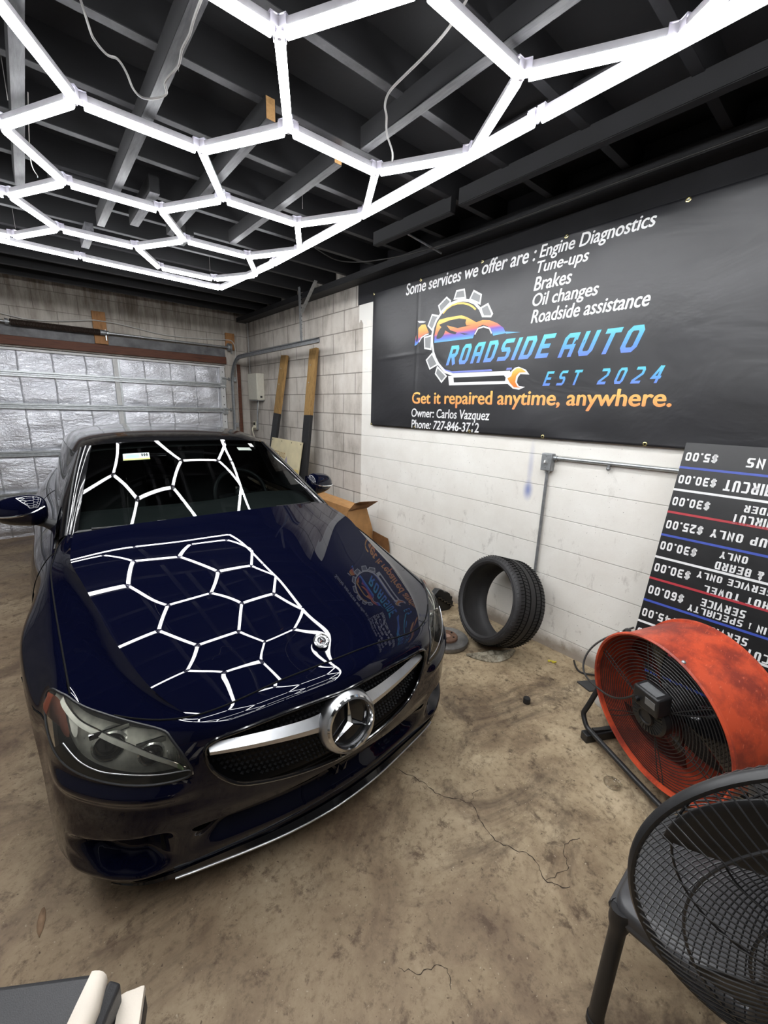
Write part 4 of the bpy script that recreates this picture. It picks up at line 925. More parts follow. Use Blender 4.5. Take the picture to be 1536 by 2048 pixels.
tag(origin(MB().tube(smooth_path(wp, 6), .006, 8).build('sagging_cable', CABLE_WHITE), wp[0]), 'white cable sagging along the block wall above the garage door', 'cable')
# ------------------------------------------------------------------ the car
CAR_ROT = Matrix.Rotation(-math.radians(2.5), 3, 'Z')
car = thing('coupe_car', 'dark blue two-door coupe parked nose-first under the hexagon lights', 'car', (.678, .955, 0), CAR_ROT)
HL = [(4.97,1.22),(4.50,.62),(4.10,.13),(3.74,.04),(3.4,.04),(3.08,.07),(2.62,.37),(2.34,.80),(2.32,1.36),(2.22,2.3),(2.14,2.85),(2.37,2.94),(2.91,2.92),(3.33,2.88),(3.68,2.84),(3.96,2.74),(4.2,2.48),(4.42,2.04),(4.71,1.8),(5.04,1.55)]
GR = [(0,1.98),(.49,1.93),(1.06,1.88),(1.6,1.82),(1.80,1.80),(1.93,1.90),(1.985,2.15),(1.97,2.6),(1.88,3.02),(1.66,3.42),(1.46,3.58),(.75,3.74),(.25,3.82),(0,3.86)]
INT = [(0,4.06),(.45,4.08),(1.3,4.28),(1.8,4.42),(2.30,4.46),(2.05,4.72),(1.75,4.92),(1.4,5.02),(.7,5.06),(0,5.08)]
def sstep(x, a, b):
    x = np.clip((x-a)/(b-a), 0, 1); return x*x*(3-2*x)
class Skin2:
    """body skin with the scooped bumper corners and the lower lip's ledge pressed into it"""
    nc, nr = SKIN.nc, SKIN.nr; sgn = -1
    def ev(self, s, t):
        s = np.atleast_1d(np.asarray(s, float)); t = np.atleast_1d(np.asarray(t, float)); P = SKIN.ev(s, t); n = SKIN.nor(s, t); s = np.abs(s)
        tb = 4.30+.18*np.abs(s-2.6)                     # upper crease of the scoop
        tl = 5.55-.38*sstep(s, 2.4, 1.5)-.50*sstep(s, 3.2, 4.1)
        sc = sstep(s, 2.35, 2.95)*(1-sstep(s, 3.70, 4.35))*sstep(t, tb, tb+.40)*(1-sstep(t, tl-.35, tl+.15))
        led = (1-sstep(s, 1.7, 2.3))*(1-sstep(t, 5.02, 5.50))*sstep(t, 4.55, 4.9)
        wing = sstep(s, 2.2, 3.0)*(1-sstep(s, 3.9, 4.6))*np.exp(-((t-5.62)/.24)**2)
        mid = (1-sstep(s, 2.1, 2.9))*np.exp(-((t-3.98)/.22)**2); rdg = sstep(s, 2.0, 2.5)*(1-sstep(s, 3.9, 4.6))*(sstep(t, 2.95, 3.30)*(1-sstep(t, 3.30, 3.62)))
        return P+n*(.050*sc+.055*led-.016*wing-.004*mid-.014*rdg)[:, None]
    def nor(self, s, t, h=2e-3):
        s = np.clip(np.atleast_1d(np.asarray(s, float)), -1, self.nc-1-h); t = np.clip(np.atleast_1d(np.asarray(t, float)), h, self.nr-1-h)
        n = np.cross(self.ev(s+h, t)-self.ev(s-h, t), self.ev(s, t+h)-self.ev(s, t-h)); return n/np.maximum(np.linalg.norm(n, axis=1, keepdims=True), 1e-12)
SK = Skin2()
def inside(P, poly):
    x, y = P[:, 0], P[:, 1]; c = np.zeros(len(P), bool); n = len(poly)
    for i in range(n):
        (x1, y1), (x2, y2) = poly[i-1], poly[i]
        if y1 == y2: continue
        k = ((y1 > y) != (y2 > y)); c ^= k & (x < (x2-x1)*(y-y1)/(y2-y1)+x1)
    return c
def densify(poly, k, step):
    out = []
    for i in range(len(poly)):
        a = np.array(poly[i]); b = np.array(poly[(i+1) % len(poly)]); m = max(1, int(np.ceil(np.linalg.norm((b-a)*k)/step)))
        out += [tuple(a+(b-a)*j/m) for j in range(m)]
    return out
def rounded(poly, it=2, keep=()):
    """corner-cut a closed outline so it reads as a curve"""
    P = [np.array(p, float) for p in poly]
    for _ in range(it):
        Q = []
        for i in range(len(P)):
            a, b = P[i], P[(i+1) % len(P)]; Q += [a*.75+b*.25, a*.25+b*.75]
        P = Q
    return [tuple(p) for p in P]
def panel(name, S, outer, mat, side=1, holes=(), off=0.0, k=(.22, .11), step=.014, parent=None, thick=0.0):
    """a trimmed piece of surface S with exact outlines and the surface's own normals; side -1 mirrors it"""
    k = np.array(k); loops = [densify(p, k, step) for p in (outer,)+tuple(holes)]
    V = [p for l in loops for p in l]; E = []; o = 0
    for l in loops: E += [(o+i, o+(i+1) % len(l)) for i in range(len(l))]; o += len(l)
    A = np.array(outer); lo, hi = A.min(0), A.max(0); ns, nt = [max(2, int((hi[i]-lo[i])*k[i]/step)) for i in (0, 1)]
    g = np.array([(a, b) for a in np.linspace(lo[0], hi[0], ns+1) for b in np.linspace(lo[1], hi[1], nt+1)])
    keep = inside(g, outer)
    for h in holes: keep &= ~inside(g, h)
    bd = np.array(V)*k; gk = g*k
    d = np.min([np.linalg.norm(gk-b, axis=1) for b in bd], axis=0) if len(bd) else 1
    g = g[keep & (d > step*.45)]
    allp = V+[tuple(p) for p in g]
    r = delaunay_2d_cdt([Vector((p[0]*k[0], p[1]*k[1])) for p in allp], E, [], 0, 1e-6)
    P = np.array([tuple(v) for v in r[0]])/k; T = np.array([tuple(f) for f in r[2] if len(f) == 3])
    c = P[T].mean(1); ok = inside(c, outer)
    for h in holes: ok &= ~inside(c, h)
    T = T[ok]
    X = S.ev(P[:, 0], P[:, 1]); N = S.nor(P[:, 0], P[:, 1])*getattr(S, 'sgn', 1)      # outward for the right-hand side
    X = X+N*off
    if side < 0: X = X*[-1, 1, 1]; N = N*[-1, 1, 1]
    a, b, cc = X[T[:, 0]], X[T[:, 1]], X[T[:, 2]]
    flip = np.einsum('ij,ij->i', np.cross(b-a, cc-a), N[T[:, 0]]) < 0
    T[flip] = T[flip][:, ::-1]
    me = bpy.data.meshes.new(name); me.from_pydata([tuple(p) for p in X], [], [tuple(int(i) for i in t) for t in T]); me.materials.append(mat)
    me.polygons.foreach_set('use_smooth', [True]*len(me.polygons)); me.update()
    me.normals_split_custom_set_from_vertices([tuple(n) for n in N])
    o = bpy.data.objects.new(name, me); COL.objects.link(o); o.parent = parent or car; WORLD[o.name] = WORLD[car.name]
    if thick:
        m = o.modifiers.new('thickness', 'SOLIDIFY'); m.thickness = thick; m.offset = -1; m.use_rim = True
    return o
def on(S, s, t, side=1, off=0.0):
    p = S.ev(s, t)[0]-S.nor(s, t)[0]*off; return (p[0]*side, p[1], p[2])
def seam(path, r=.0022, parent=None, mat=None):
    return MB().tube(path, r, 6).build('panel_gap', mat or BLACK_VOID, parent or car, local=True)
_ds, _dt = np.meshgrid(np.linspace(4.5, 14.5, 1001), np.linspace(0, 6, 241)); _ds = _ds.ravel(); _dt = _dt.ravel(); _dp = SKIN.ev(_ds, _dt)
def inv_vz(v, z):
    i = ((_dp[:, 1]-v)**2+(_dp[:, 2]-z)**2).argmin(); return (float(_ds[i]), float(_dt[i]))
def archpts(vc, zc, r, a0, a1, n=26): return [inv_vz(vc+r*math.cos(a), zc+r*math.sin(a)) for a in np.linspace(a0, a1, n)]
HLr = rounded(HL, 2); GRr = GR[:1]+[p for p in rounded(GR, 2) if p[0] > .05]+GR[-1:]; INTr = INT[:1]+[p for p in rounded(INT, 2) if p[0] > .05]+INT[-1:]
AR = archpts(.80, .33, .352, PI*1.10, -.10*PI)          # front arch, from its front foot over the top to its rear foot
SEAM = [(4.52, 1.96), (5.0, 2.22), (5.5, 2.6)]
i_seam = int(np.argmin([abs(p[1]-2.75)+(0 if p[0] < 7 else 9) for p in AR])); seam_end = AR[i_seam]
iA = int(np.argmin([np.hypot((p[0]-3.10)*2, (p[1]-.16)*1) for p in HLr]))
def hl_run(p, q):
    """headlight outline points from near p to near q, going the way the list runs"""
    a = int(np.argmin([np.hypot((x[0]-p[0])*2, x[1]-p[1]) for x in HLr])); b = int(np.argmin([np.hypot((x[0]-q[0])*2, x[1]-q[1]) for x in HLr]))
    out = [HLr[a]]
    while a != b: a = (a+1) % len(HLr); out.append(HLr[a])
    return out
low_run = hl_run((3.08, .07), (4.50, 1.97))             # inner top, tip, lower edge, up to the seam
top_run = hl_run((4.54, 1.93), (4.08, .12))             # outer edge up to the fender's front corner
bumper_poly = [(0, 0), (1.0, 0), (2.0, 0), (2.6, 0), (3.02, 0)]+low_run+SEAM+AR[:i_seam+1][::-1]+[(AR[0][0]-.05, 6), (4, 6), (3, 6), (2, 6), (1, 6), (0, 6)]
fender_poly = top_run+[(4.02, 0)]+[(s, 0) for s in (5, 6, 7, 8, 9.08)]+[(9.12, 3), (9.16, 6), (AR[-1][0]+.03, 6)]+AR[i_seam:][::-1]+SEAM[::-1]
RA = archpts(3.64, .33, .365, PI*1.10, -.10*PI)
door_poly = [(9.12, 0), (10, 0), (11.28, 0), (11.32, 3), (11.30, 6), (10, 6), (9.20, 6), (9.16, 3)]
q_poly = [(11.32, 0), (12, 0), (13, 0), (14, 0), (15, 0), (16, 0), (16, 3), (16, 6), (15, 6), (14, 6), (RA[-1][0]+.02, 6)]+RA[::-1]+[(RA[0][0]-.02, 6), (11.34, 6), (11.36, 3)]
full = lambda S: [(-(S.nc-1) if isinstance(S, SymSurf) else 0, 0), (S.nc-1, 0), (S.nc-1, S.nr-1), (-(S.nc-1) if isinstance(S, SymSurf) else 0, S.nr-1)]
MIRK = lambda S: S
for sd in (-1, 1):
    panel('front_bumper_half' if False else 'front_bumper', SK, bumper_poly, PAINT, sd, (GRr, INTr), step=.008)
    panel('fender', SK, fender_poly, PAINT, sd, step=.014)
    panel('door', SK, door_poly, PAINT, sd, step=.03)
    panel('quarter_panel', SK, q_poly, PAINT, sd, step=.03)
# hood: one part, its flat top and its two falling sides
hood = panel('hood', HOOD_IN, full(HOOD_IN), PAINT, 1, k=(.2, .17), step=.011)
def join(dst, src):
    """fold src's mesh into dst, keeping surface normals"""
    A, B = dst.data, src.data
    VA = [tuple(v.co) for v in A.vertices]; FA = [tuple(p.vertices) for p in A.polygons]; VB = [tuple(v.co) for v in B.vertices]; FB = [tuple(p.vertices) for p in B.polygons]
    NA = [tuple(c.vector) for c in A.corner_normals]; NB = [tuple(c.vector) for c in B.corner_normals]
    me = bpy.data.meshes.new(dst.name); me.from_pydata(VA+VB, [], FA+[tuple(i+len(VA) for i in f) for f in FB]); me.materials.append(A.materials[0])
    me.polygons.foreach_set('use_smooth', [True]*len(me.polygons)); me.update(); me.normals_split_custom_set(NA+NB)
    dst.data = me; bpy.data.meshes.remove(A); bpy.data.objects.remove(src); return dst
for sd in (1, -1): join(hood, panel('hood', HOOD_OUT, full(HOOD_OUT), PAINT, sd, k=(.08, .17), step=.011))
fb = [o for o in car.children if o.name.startswith('front_bumper')]
join(fb[0], fb[1]) if len(fb) == 2 else None
for sd in (-1, 1):
    panel('windshield_pillar', PILLAR, full(PILLAR), BLACK_GLOSS, sd, k=(.03, .3), step=.012)
    MB().tube([tuple(np.array(p)*[sd, 1, 1]) for p in PILLAR.ev(np.full(14, 1.6), np.linspace(0, 3, 14))], .004, 8).build('pillar_strip', BLACK_SATIN, car, local=True)
ws = panel('windshield', WIND, full(WIND), GLASS, 1, k=(.2, .28), step=.03)
rf = panel('roof', ROOF, full(ROOF), BLACK_GLOSS, 1, k=(.17, .38), step=.03)
rg = panel('rear_window', REARGLASS, full(REARGLASS), SIDEGLASS, 1, k=(.2, .25), step=.05)
# side glass between belt line and roof rail, and the boot lid
def between(A, B, n=1): return Surf([[tuple(np.array(a)*(1-t)+np.array(b)*t+np.array((.012*math.sin(PI*t), 0, 0))) for t in (0, .35, .7, 1)] for a, b in zip(A, B)])
rail = [PILLAR.ev(3, t)[0] for t in (.15, 1.2, 2.2, 3)]+[ROOF.ev(4, t)[0] for t in (1, 2, 3, 4)]+[REARGLASS.ev(3, t)[0] for t in (1, 2.2, 2.9)]
belt = [SKIN.ev(s, .05)[0] for s in (9.25, 9.7, 10.1, 10.45, 10.75, 11.2, 11.8, 12.3, 12.7, 13.0, 13.3)]
SG = between(rail, belt); SG.sgn = -1
for sd in (-1, 1):
    panel('side_window', SG, [(0.1, 0), (6.6, 0), (6.6, 3), (.1, 3)], SIDEGLASS, sd, k=(.3, .12), step=.03)
    panel('rear_pillar', SG, [(6.6, 0), (10, 0), (10, 3), (6.6, 3)], PAINT, sd, k=(.3, .12), step=.03)
BOOT = Surf([[tuple(REARGLASS.ev(a, 3)[0]*(1-t)+SKIN.ev(b, 0)[0]*t+np.array((0, 0, .012*math.sin(PI*t)))) for t in (0, .33, .66, 1)] for a, b in ((0, 16), (1, 15.3), (2, 14.8), (3, 13.6))])
bl = panel('trunk_lid', BOOT, full(BOOT), PAINT, 1, k=(.2, .13), step=.04); join(bl, panel('trunk_lid', BOOT, full(BOOT), PAINT, -1, k=(.2, .13), step=.04))
# dark lining behind the openings, floor pan
class Off:
    nc, nr = SKIN.nc, SKIN.nr; sgn = -1
    def ev(s, a, t): return SKIN.ev(a, t)+SKIN.nor(a, t)*.075
    def nor(s, a, t): return SKIN.nor(a, t)
ln = panel('inner_lining', Off(), [(0, .4), (4.7, 1.4), (4.9, 6), (0, 6)], BLACK_VOID, 1, step=.05); join(ln, panel('inner_lining', Off(), [(0, .4), (4.7, 1.4), (4.9, 6), (0, 6)], BLACK_VOID, -1, step=.05))
MB().box((0, 2.4, .26), (1.45, 4.1, .05)).box((0, .62, .40), (1.1, .9, .25)).build('underbody', BLACK_VOID, car, local=True)
for sd in (-1, 1):                                             # arch liners
    for vc, r in ((.80, .352), (3.64, .365)):
        mb = MB(); mb.lathe([(r, 0), (r, .185)], (sd*.58, vc, .33), (sd, 0, 0), 28, a0=0, a1=PI, xdir=(0, 1 if sd > 0 else -1, 0)); mb.disc((sd*.58, vc, .36), r, (sd, 0, 0), 28)
        mb.build('arch_liner', BLACK_VOID, car, local=True)
# wheels
def wheel(sd, vc, steer=0.0):
    rt = Matrix.Translation((sd*.672, vc, .325)) @ Matrix.Rotation(steer, 4, 'Z')
    mb = MB(); W = .105
    prof = [(.225, -W*.9), (.245, -W), (.290, -W*1.03), (.312, -W*.86), (.322, -W*.6), (.325, -W*.2), (.325, W*.2), (.322, W*.6), (.312, W*.86), (.290, W*1.03), (.245, W), (.225, W*.9)]
    mb.lathe(prof, (0, 0, 0), (sd, 0, 0), 56, True)
    for h in (-.055, -.018, .018, .055): mb.lathe([(.3235, h-.004), (.3262, h-.004), (.3262, h+.004), (.3235, h+.004)], (0, 0, 0), (sd, 0, 0), 56, True, mi=1)
    wl = mb; wl.v = [tuple(rt @ Vector(p)) for p in wl.v]; w = wl.build('wheel', [RUBBER, BLACK_VOID], car, local=True)
    rm = MB().lathe([(.228, -.10), (.228, .098), (.214, .100), (.208, .07), (.20, -.08)], (0, 0, 0), (sd, 0, 0), 48, True)
    for i in range(5):
        a = 2*PI*i/5
        for da in (-.13, .13):
            rm.bar((sd*.075, .05*math.cos(a), .05*math.sin(a)), (sd*.088, .215*math.cos(a+da), .215*math.sin(a+da)), .03, .022, (1, 0, 0))
    rm.lathe([(0, .09), (.05, .088), (.06, .07), (.06, .04), (0, .04)], (0, 0, 0), (sd, 0, 0), 24)
    rm.v = [tuple(rt @ Vector(p)) for p in rm.v]; rm.build('rim', ALLOY, w, local=True)
for sd in (-1, 1): wheel(sd, .80); wheel(sd, 3.64)
# ---- grille, bar and star
gm = MB()
for s in np.arange(.04, 1.95, .072):
    for j, t in enumerate(np.arange(1.95, 3.85, .15)):
        ss = s+(.036 if j % 2 else 0)
        if ss > 1.93 or not inside(np.array([(ss, t)]), GRr)[0]: continue
        for sd in (-1, 1):
            p = np.array(on(SKIN, ss, t, 1, -.030)); w, h = .0068, .0062
            V = [(p[0]*sd+a*w, p[1]+b, p[2]+c*h) for a, b, c in ((-1, 0, 0), (0, 0, 1), (1, 0, 0), (0, 0, -1), (0, -.009, 0))]
            gm.add(V, [(0, 1, 4), (1, 2, 4), (2, 3, 4), (3, 0, 4)])
for sd in (-1, 1):
    n = 26; gs = np.linspace(0, 2.02, n); A = [on(SKIN, s, 1.75, sd, -.036) for s in gs]; B = [on(SKIN, s, 3.95, sd, -.036) for s in gs]; C = [on(SKIN, s, 2.85, sd, -.036) for s in gs]
    gm.add(A+C+B, [(i, i+1, n+i+1, n+i) for i in range(n-1)]+[(n+i, n+i+1, 2*n+i+1, 2*n+i) for i in range(n-1)])
grille = gm.build('grille', plain('black_grille_mesh', (.006, .006, .007, 1), .5, spec=.3), car, local=True, sharp=10)
loop = [on(SK, s, t, 1, .001) for s, t in GRr]; loop = [tuple(np.array(p)*[-1, 1, 1]) for p in loop][::-1]+loop
MB().tube(loop, .0055, 8).build('grille_surround', BLACK_GLOSS, grille, local=True)
low = [p for p in GRr if p[1] > 2.9 and p[0] > 0]; low = sorted(low); lowp = [on(SK, s, t+.03, 1, .003) for s, t in low]
MB().tube([tuple(np.array(p)*[-1, 1, 1]) for p in lowp[::-1]]+lowp, .0024, 8).build('lower_trim_line', SATIN_SILVER, grille, local=True)
STC = Vector((0, -.012, .588)); STN = Vector((0, -math.cos(math.radians(13)), math.sin(math.radians(13)))); STU = Vector((0, math.sin(math.radians(13)), math.cos(math.radians(13))))
def barpt(u, f):       # f -1..1 across the bar's height
    a = abs(u); z = .590+.028*(a/.41)+.0; v = .006+.088*(a/.415)**1.7; hh = .038-.018*(a/.41)+.010*math.exp(-((a-.05)/.05)**2); return Vector((u, v, z))+Vector((0, .012*(f*f), f*hh))
for sd in (-1, 1):
    us = np.linspace(.055, .412, 22); mb = MB(); rows = (-1, -.55, -.35, .2, 1)
    V = []
    for i, u in enumerate(us):
        for f in rows:
            p = barpt(u, f); bulge = .010 if f in (-.35, .2) else 0
            if f == -1: p = p+Vector((0, .012, .004))
            V.append(Vector((p.x*sd, p.y-bulge, p.z)))
        V.append(Vector((u*sd, barpt(u, 0).y+.022, barpt(u, 0).z)))
    m = len(rows)+1; F = []; mi = []
    for i in range(len(us)-1):
        for k in range(m): F.append((i*m+k, (i+1)*m+k, (i+1)*m+(k+1) % m, i*m+(k+1) % m)); mi.append(1 if k in (0, 1) else 0)
    F += [tuple(range(m)), tuple((len(us)-1)*m+k for k in range(m))]; mi += [0, 0]
    mb.v = [tuple(p) for p in V]; mb.f = F; mb.m = mi
    mb.build('grille_bar', [SATIN_SILVER, CHROME], grille, local=True, sharp=25)
hs = MB().lathe([(.066, .052), (.094, .046), (.104, .018), (.100, -.004), (.090, -.016), (.086, -.018), (.080, -.012), (.078, .006), (.0, .010)], STC, -STN, 64)
hub = hs.build('star_housing', SATIN_SILVER, grille, local=True)
MB().lathe([(.0905, -.017), (.086, -.024), (.079, -.024), (.075, -.012), (.079, -.004)], STC, -STN, 64, True).build('star_ring', CHROME, grille, local=True)
MB().disc(STC+STN*-.004, .079, STN, 48).build('star_disc', BLACK_GLOSS, grille, local=True)
SX = Vector((1, 0, 0)); mb = MB()
for k in range(3):
    a = PI/2+2*PI*k/3; d = SX*math.cos(a)+STU*math.sin(a); sdv = SX*-math.sin(a)+STU*math.cos(a); c = STC+STN*.006
    mb.add([c+STN*.016, c+d*.078+STN*.004, c+sdv*.0105-d*.004, c-sdv*.0105-d*.004, c+d*.078-STN*.002], [(0, 2, 1), (0, 1, 3), (2, 4, 1), (3, 1, 4)])
mb.build('three_pointed_star', CHROME, grille, local=True, smooth=False)
# hood badge
bp = Vector((0, .172, .7905)); sl = math.atan2(.046, .09); bn = Vector((0, -math.sin(sl), math.cos(sl))); bu = Vector((0, math.cos(sl), math.sin(sl)))
bd = MB().lathe([(.0, .002), (.026, .004), (.028, .003), (.029, 0)], bp, bn, 40).build('hood_badge', plain('dark_badge', (.03, .03, .035, 1), .2, coat=.6), car, local=True)
mb = MB().lathe([(.0285, .002), (.0285, .0052), (.0255, .0056), (.0245, .004)], bp, bn, 40, True).lathe([(.0185, .004), (.0185, .0055), (.0168, .0055), (.0168, .004)], bp, bn, 40, True)
for k in range(3):
    a = PI/2+2*PI*k/3; d = SX*math.cos(a)+bu*math.sin(a); s_ = SX*-math.sin(a)+bu*math.cos(a); c = bp+bn*.0045
    mb.add([c+bn*.003, c+d*.018+bn*.0006, c+s_*.003, c-s_*.003], [(0, 2, 1), (0, 1, 3)])
for k in range(22):
    a = 2*PI*k/22; mb.box(bp+bn*.0048+(SX*math.cos(a)+bu*math.sin(a))*.0217, (.0016, .0034, .0008), Matrix((tuple(SX), tuple(bu), tuple(bn))).transposed() @ Matrix.Rotation(a-PI/2, 3, 'Z'))
mb.build('badge_emblem', CHROME, bd, local=True, smooth=False)
# ---- lip, splitter and bright strip
mb = MB(); ss = np.linspace(0, 3.35, 50)
for sd in (-1, 1):
    A = [Vector(on(SK, s, 5.96, sd, .004)) for s in ss]; B = [p+Vector((sd*.003*min(1, s/3), -.016*(1-s/3.35), -.022*(1-(s/3.36)**3))) for p, s in zip(A, ss)]; C = [p+Vector((0, .05*(1-(s/3.36)**2), -.006*(1-s/3.36))) for p, s in zip(B, ss)]
    n = len(ss); mb.add(A+B+C, [(i, i+1, n+i+1, n+i) for i in range(n-1)]+[(n+i, n+i+1, 2*n+i+1, 2*n+i) for i in range(n-1)])
spl = mb.build('front_splitter', BLACK_GLOSS, car, local=True)
P = []
for s in np.linspace(-2.45, 2.75, 61):
    p = Vector(on(SK, abs(s), 5.96, 1, .004)); p = p+Vector((.003*min(1, abs(s)/3), -.016*(1-abs(s)/3.35), -.022*(1-(abs(s)/3.5)**3))); P.append((p.x*(1 if s > 0 else -1), p.y-.002, p.z-.001))
MB().tube(P, .0034, 8).build('splitter_trim', SATIN_SILVER, spl, local=True)
mb = MB()                                                    # lower intake's bars
for t in (4.35, 4.62, 4.88):
    P = [on(SKIN, abs(s), t, 1 if s > 0 else -1, -.055) for s in np.linspace(-1.9, 1.9, 31)]; mb.tube(P, .0035, 6)
mb.build('lower_intake_grille', BLACK_SATIN, car, local=True)
# ---- headlights
for sd in (-1, 1):
    hl = panel('headlight', SK, HLr, LENS, sd, k=(.22, .11), step=.012, off=.0015)
    class Bucket:
        nc, nr = SKIN.nc, SKIN.nr; sgn = -1
        def ev(s_, a, t):
            a = np.atleast_1d(a); t = np.atleast_1d(t); ins = np.minimum(1, np.minimum(np.abs(a-2.1), np.abs(a-4.7))/.35)
            return SKIN.ev(a, t)+SKIN.nor(a, t)*(.008+.040*ins)[:, None]
        def nor(s_, a, t): return SKIN.nor(a, t)
    panel('lamp_bezel', Bucket(), HLr, LAMP_DARK, sd, step=.012, parent=hl)
    edge = [on(SK, s, t, sd, .0006) for s, t in HLr]
    MB().tube(edge, .004, 6, True).build('lamp_seal', BLACK_SATIN, hl, local=True)
    trim = [(2.16, 2.84), (2.22, 2.66), (2.62, 2.61), (3.13, 2.55), (3.4, 2.54), (3.61, 2.42), (3.76, 2.2), (3.90, 1.96), (4.1, 2.2), (4.38, 2.12), (4.2, 2.52), (3.96, 2.72), (3.68, 2.81), (3.33, 2.86), (2.91, 2.91), (2.37, 2.92)]
    panel('lamp_lower_trim', SK, rounded(trim[:8]+trim[10:], 1), BLACK_VOID, sd, step=.014, off=.0008, parent=hl)
    tl = [on(SK, s, t, sd, .002) for s, t in trim[:8]]
    MB().tube(smooth_path(tl, 5), .0018, 6).build('lamp_trim_line', SATIN_SILVER, hl, local=True)
    brow = [(4.30, .35), (4.03, .42), (3.63, .72), (3.35, .96), (3.1, 1.25), (2.87, 1.52), (2.65, 1.86), (2.42, 2.24), (2.24, 2.62)]
    up = [on(SKIN, s, t-.0, sd, -.007) for s, t in brow]; dn = [on(SKIN, s+.02, t+.44*(1-.075*i), sd, -.008) for i, (s, t) in enumerate(brow)]
    up, dn = smooth_path(up, 5), smooth_path(dn, 5); n = len(up)
    MB().add(up+dn+[tuple(Vector(p)+Vector((0, .012, -.002))) for p in dn], [(i, i+1, n+i+1, n+i) for i in range(n-1)]+[(n+i, n+i+1, 2*n+i+1, 2*n+i) for i in range(n-1)]).build('light_strip', LIGHT_BAR, hl, local=True)
    MB().tube(up, .0022, 6).build('strip_edge', CHROME, hl, local=True)
    for (s, t, r) in ((3.28, 1.80, .040), (2.74, 2.06, .030)):
        c = Vector(on(SKIN, s, t, sd, -.034)); ax = Vector((sd*.18, -1, .12)).normalized()
        mb = MB().lathe([(.3*r, .05), (r*1.12, .03), (r*1.18, 0), (r*1.02, -.004), (r*.98, .012)], c, -ax, 28)
        pj = mb.build('projector_housing', LAMP_REFL, hl, local=True)
        MB().lathe([(r*.98, .004), (r*.90, -.010), (r*.6, -.020), (r*.3, -.024), (0, -.025)], c, -ax, 28).build('projector_lens', BLACK_GLOSS, hl, local=True)
        MB().bar(c+Vector((-sd*r*1.3, 0, r*1.15)), c+Vector((sd*r*1.1, .012, r*1.05)), .006, .016).build('chrome_brow', CHROME, hl, local=True)
    mb = MB()
    for i in range(5):
        c = Vector(on(SKIN, 2.50-.035*i, 2.22+.03*i, sd, -.026)); mb.box(c, (.003, .016, .030))
    mb.build('reflector_fins', LAMP_REFL, hl, local=True)
    amb = [(4.78, 1.05), (4.42, .85), (4.08, 1.30), (3.94, 1.9), (4.08, 2.12), (4.34, 1.98), (4.70, 1.6)]
    panel('side_reflector', Bucket(), rounded(amb, 1), AMBER, sd, step=.02, off=.022, parent=hl)
    cl = [(4.30, .42), (4.02, .50), (3.75, 1.05), (3.78, 1.75), (3.88, 1.85), (4.0, 1.25)]
    panel('corner_light_bar', Bucket(), rounded(cl, 1), LIGHT_BAR, sd, step=.02, off=.022, parent=hl)
    gt = [(2.47, 2.40), (2.40, 2.30), (2.30, 2.44), (2.26, 2.60), (2.32, 2.64), (2.42, 2.56)]
    panel('lens_tab', Bucket(), rounded(gt, 1), GREEN_TAB, sd, step=.02, off=.030, parent=hl)
# ---- shut lines
hf = [on(SK, abs(s), 0, 1 if s > 0 else -1, .0005) for s in np.linspace(-2.95, 2.95, 60)]; seam(hf, .0026)
for sd in (-1, 1):
    seam([tuple(np.array(p)*[sd, 1, 1]+np.array((0, 0, .0006))) for p in HOOD_OUT.ev(np.full(40, 3.0), np.linspace(.05, 7, 40))], .0028)
    seam([on(SK, s, t, sd, .0004) for s, t in SEAM+[seam_end]], .0018)
    seam([on(SK, 9.10+.02*t, t, sd, .0004) for t in np.linspace(0, 6, 14)], .002); seam([on(SK, 11.30+.01*t, t, sd, .0004) for t in np.linspace(0, 6, 14)], .002)
    MB().tube([on(SK, s, .02, sd, .003) for s in np.linspace(9.2, 13.2, 30)], .0045, 6).build('window_trim', CHROME if False else BLACK_SATIN, car, local=True)
# ---- cowl, wipers, cabin
mb = MB(); n = 21; us = np.linspace(-.66, .66, n)
A = [(u, 1.262+.10*(abs(u)/.66)**2, 1.016-.030*(abs(u)/.66)**2) for u in us]; B = [(u, 1.30+.09*(abs(u)/.66)**2, 1.010-.022*(abs(u)/.66)**2) for u in us]
mb.add(A+B, [(i, i+1, n+i+1, n+i) for i in range(n-1)]); mb.build('cowl_panel', BLACK_SATIN, car, local=True)
def onw(u, t, off=.012):
    s = 3*u/.62; p = WIND.ev(s, t)[0]+WIND.nor(s, max(t, .01))[0]*off; return tuple(p)
for u0, u1 in ((-.02, -.56), (.56, .05)):
    P = [onw(u0+(u1-u0)*k, .10+.12*math.sin(PI*k)*.6, .014) for k in np.linspace(0, 1, 9)]
    w = MB().tube(P, .006, 6).build('wiper', BLACK_SATIN, car, local=True); MB().tube([onw(u0, -.0, .012), onw(u0+(u1-u0)*.25, .13, .018), onw(u0+(u1-u0)*.5, .17, .02)], .009, 6).build('wiper_arm', BLACK_SATIN, w, local=True)
def dash(u, v):
    x = -.63+1.26*u; y = 1.40+.50*v; return (x, y+.02*math.cos(u*PI*2), .965+.055*math.sin(PI*min(v*1.25, 1))-.10*max(0, v-.75)*4*.5+.035*math.exp(-((x-.36)/.2)**2)*v)
mb = MB().grid(dash, 30, 12); mb.add([dash(u, 1) for u in np.linspace(0, 1, 12)]+[(dash(u, 1)[0], dash(u, 1)[1]+.02, .55) for u in np.linspace(0, 1, 12)], [(i, i+1, 13+i, 12+i) for i in range(11)])
mb.build('dashboard', DASH, car, local=True)
sw = MB().lathe([(.185+.015*math.cos(a), .015*math.sin(a)) for a in np.linspace(0, 2*PI, 10)[:-1]], (.36, 2.02, .955), (0, -.93, .37), 36, True)
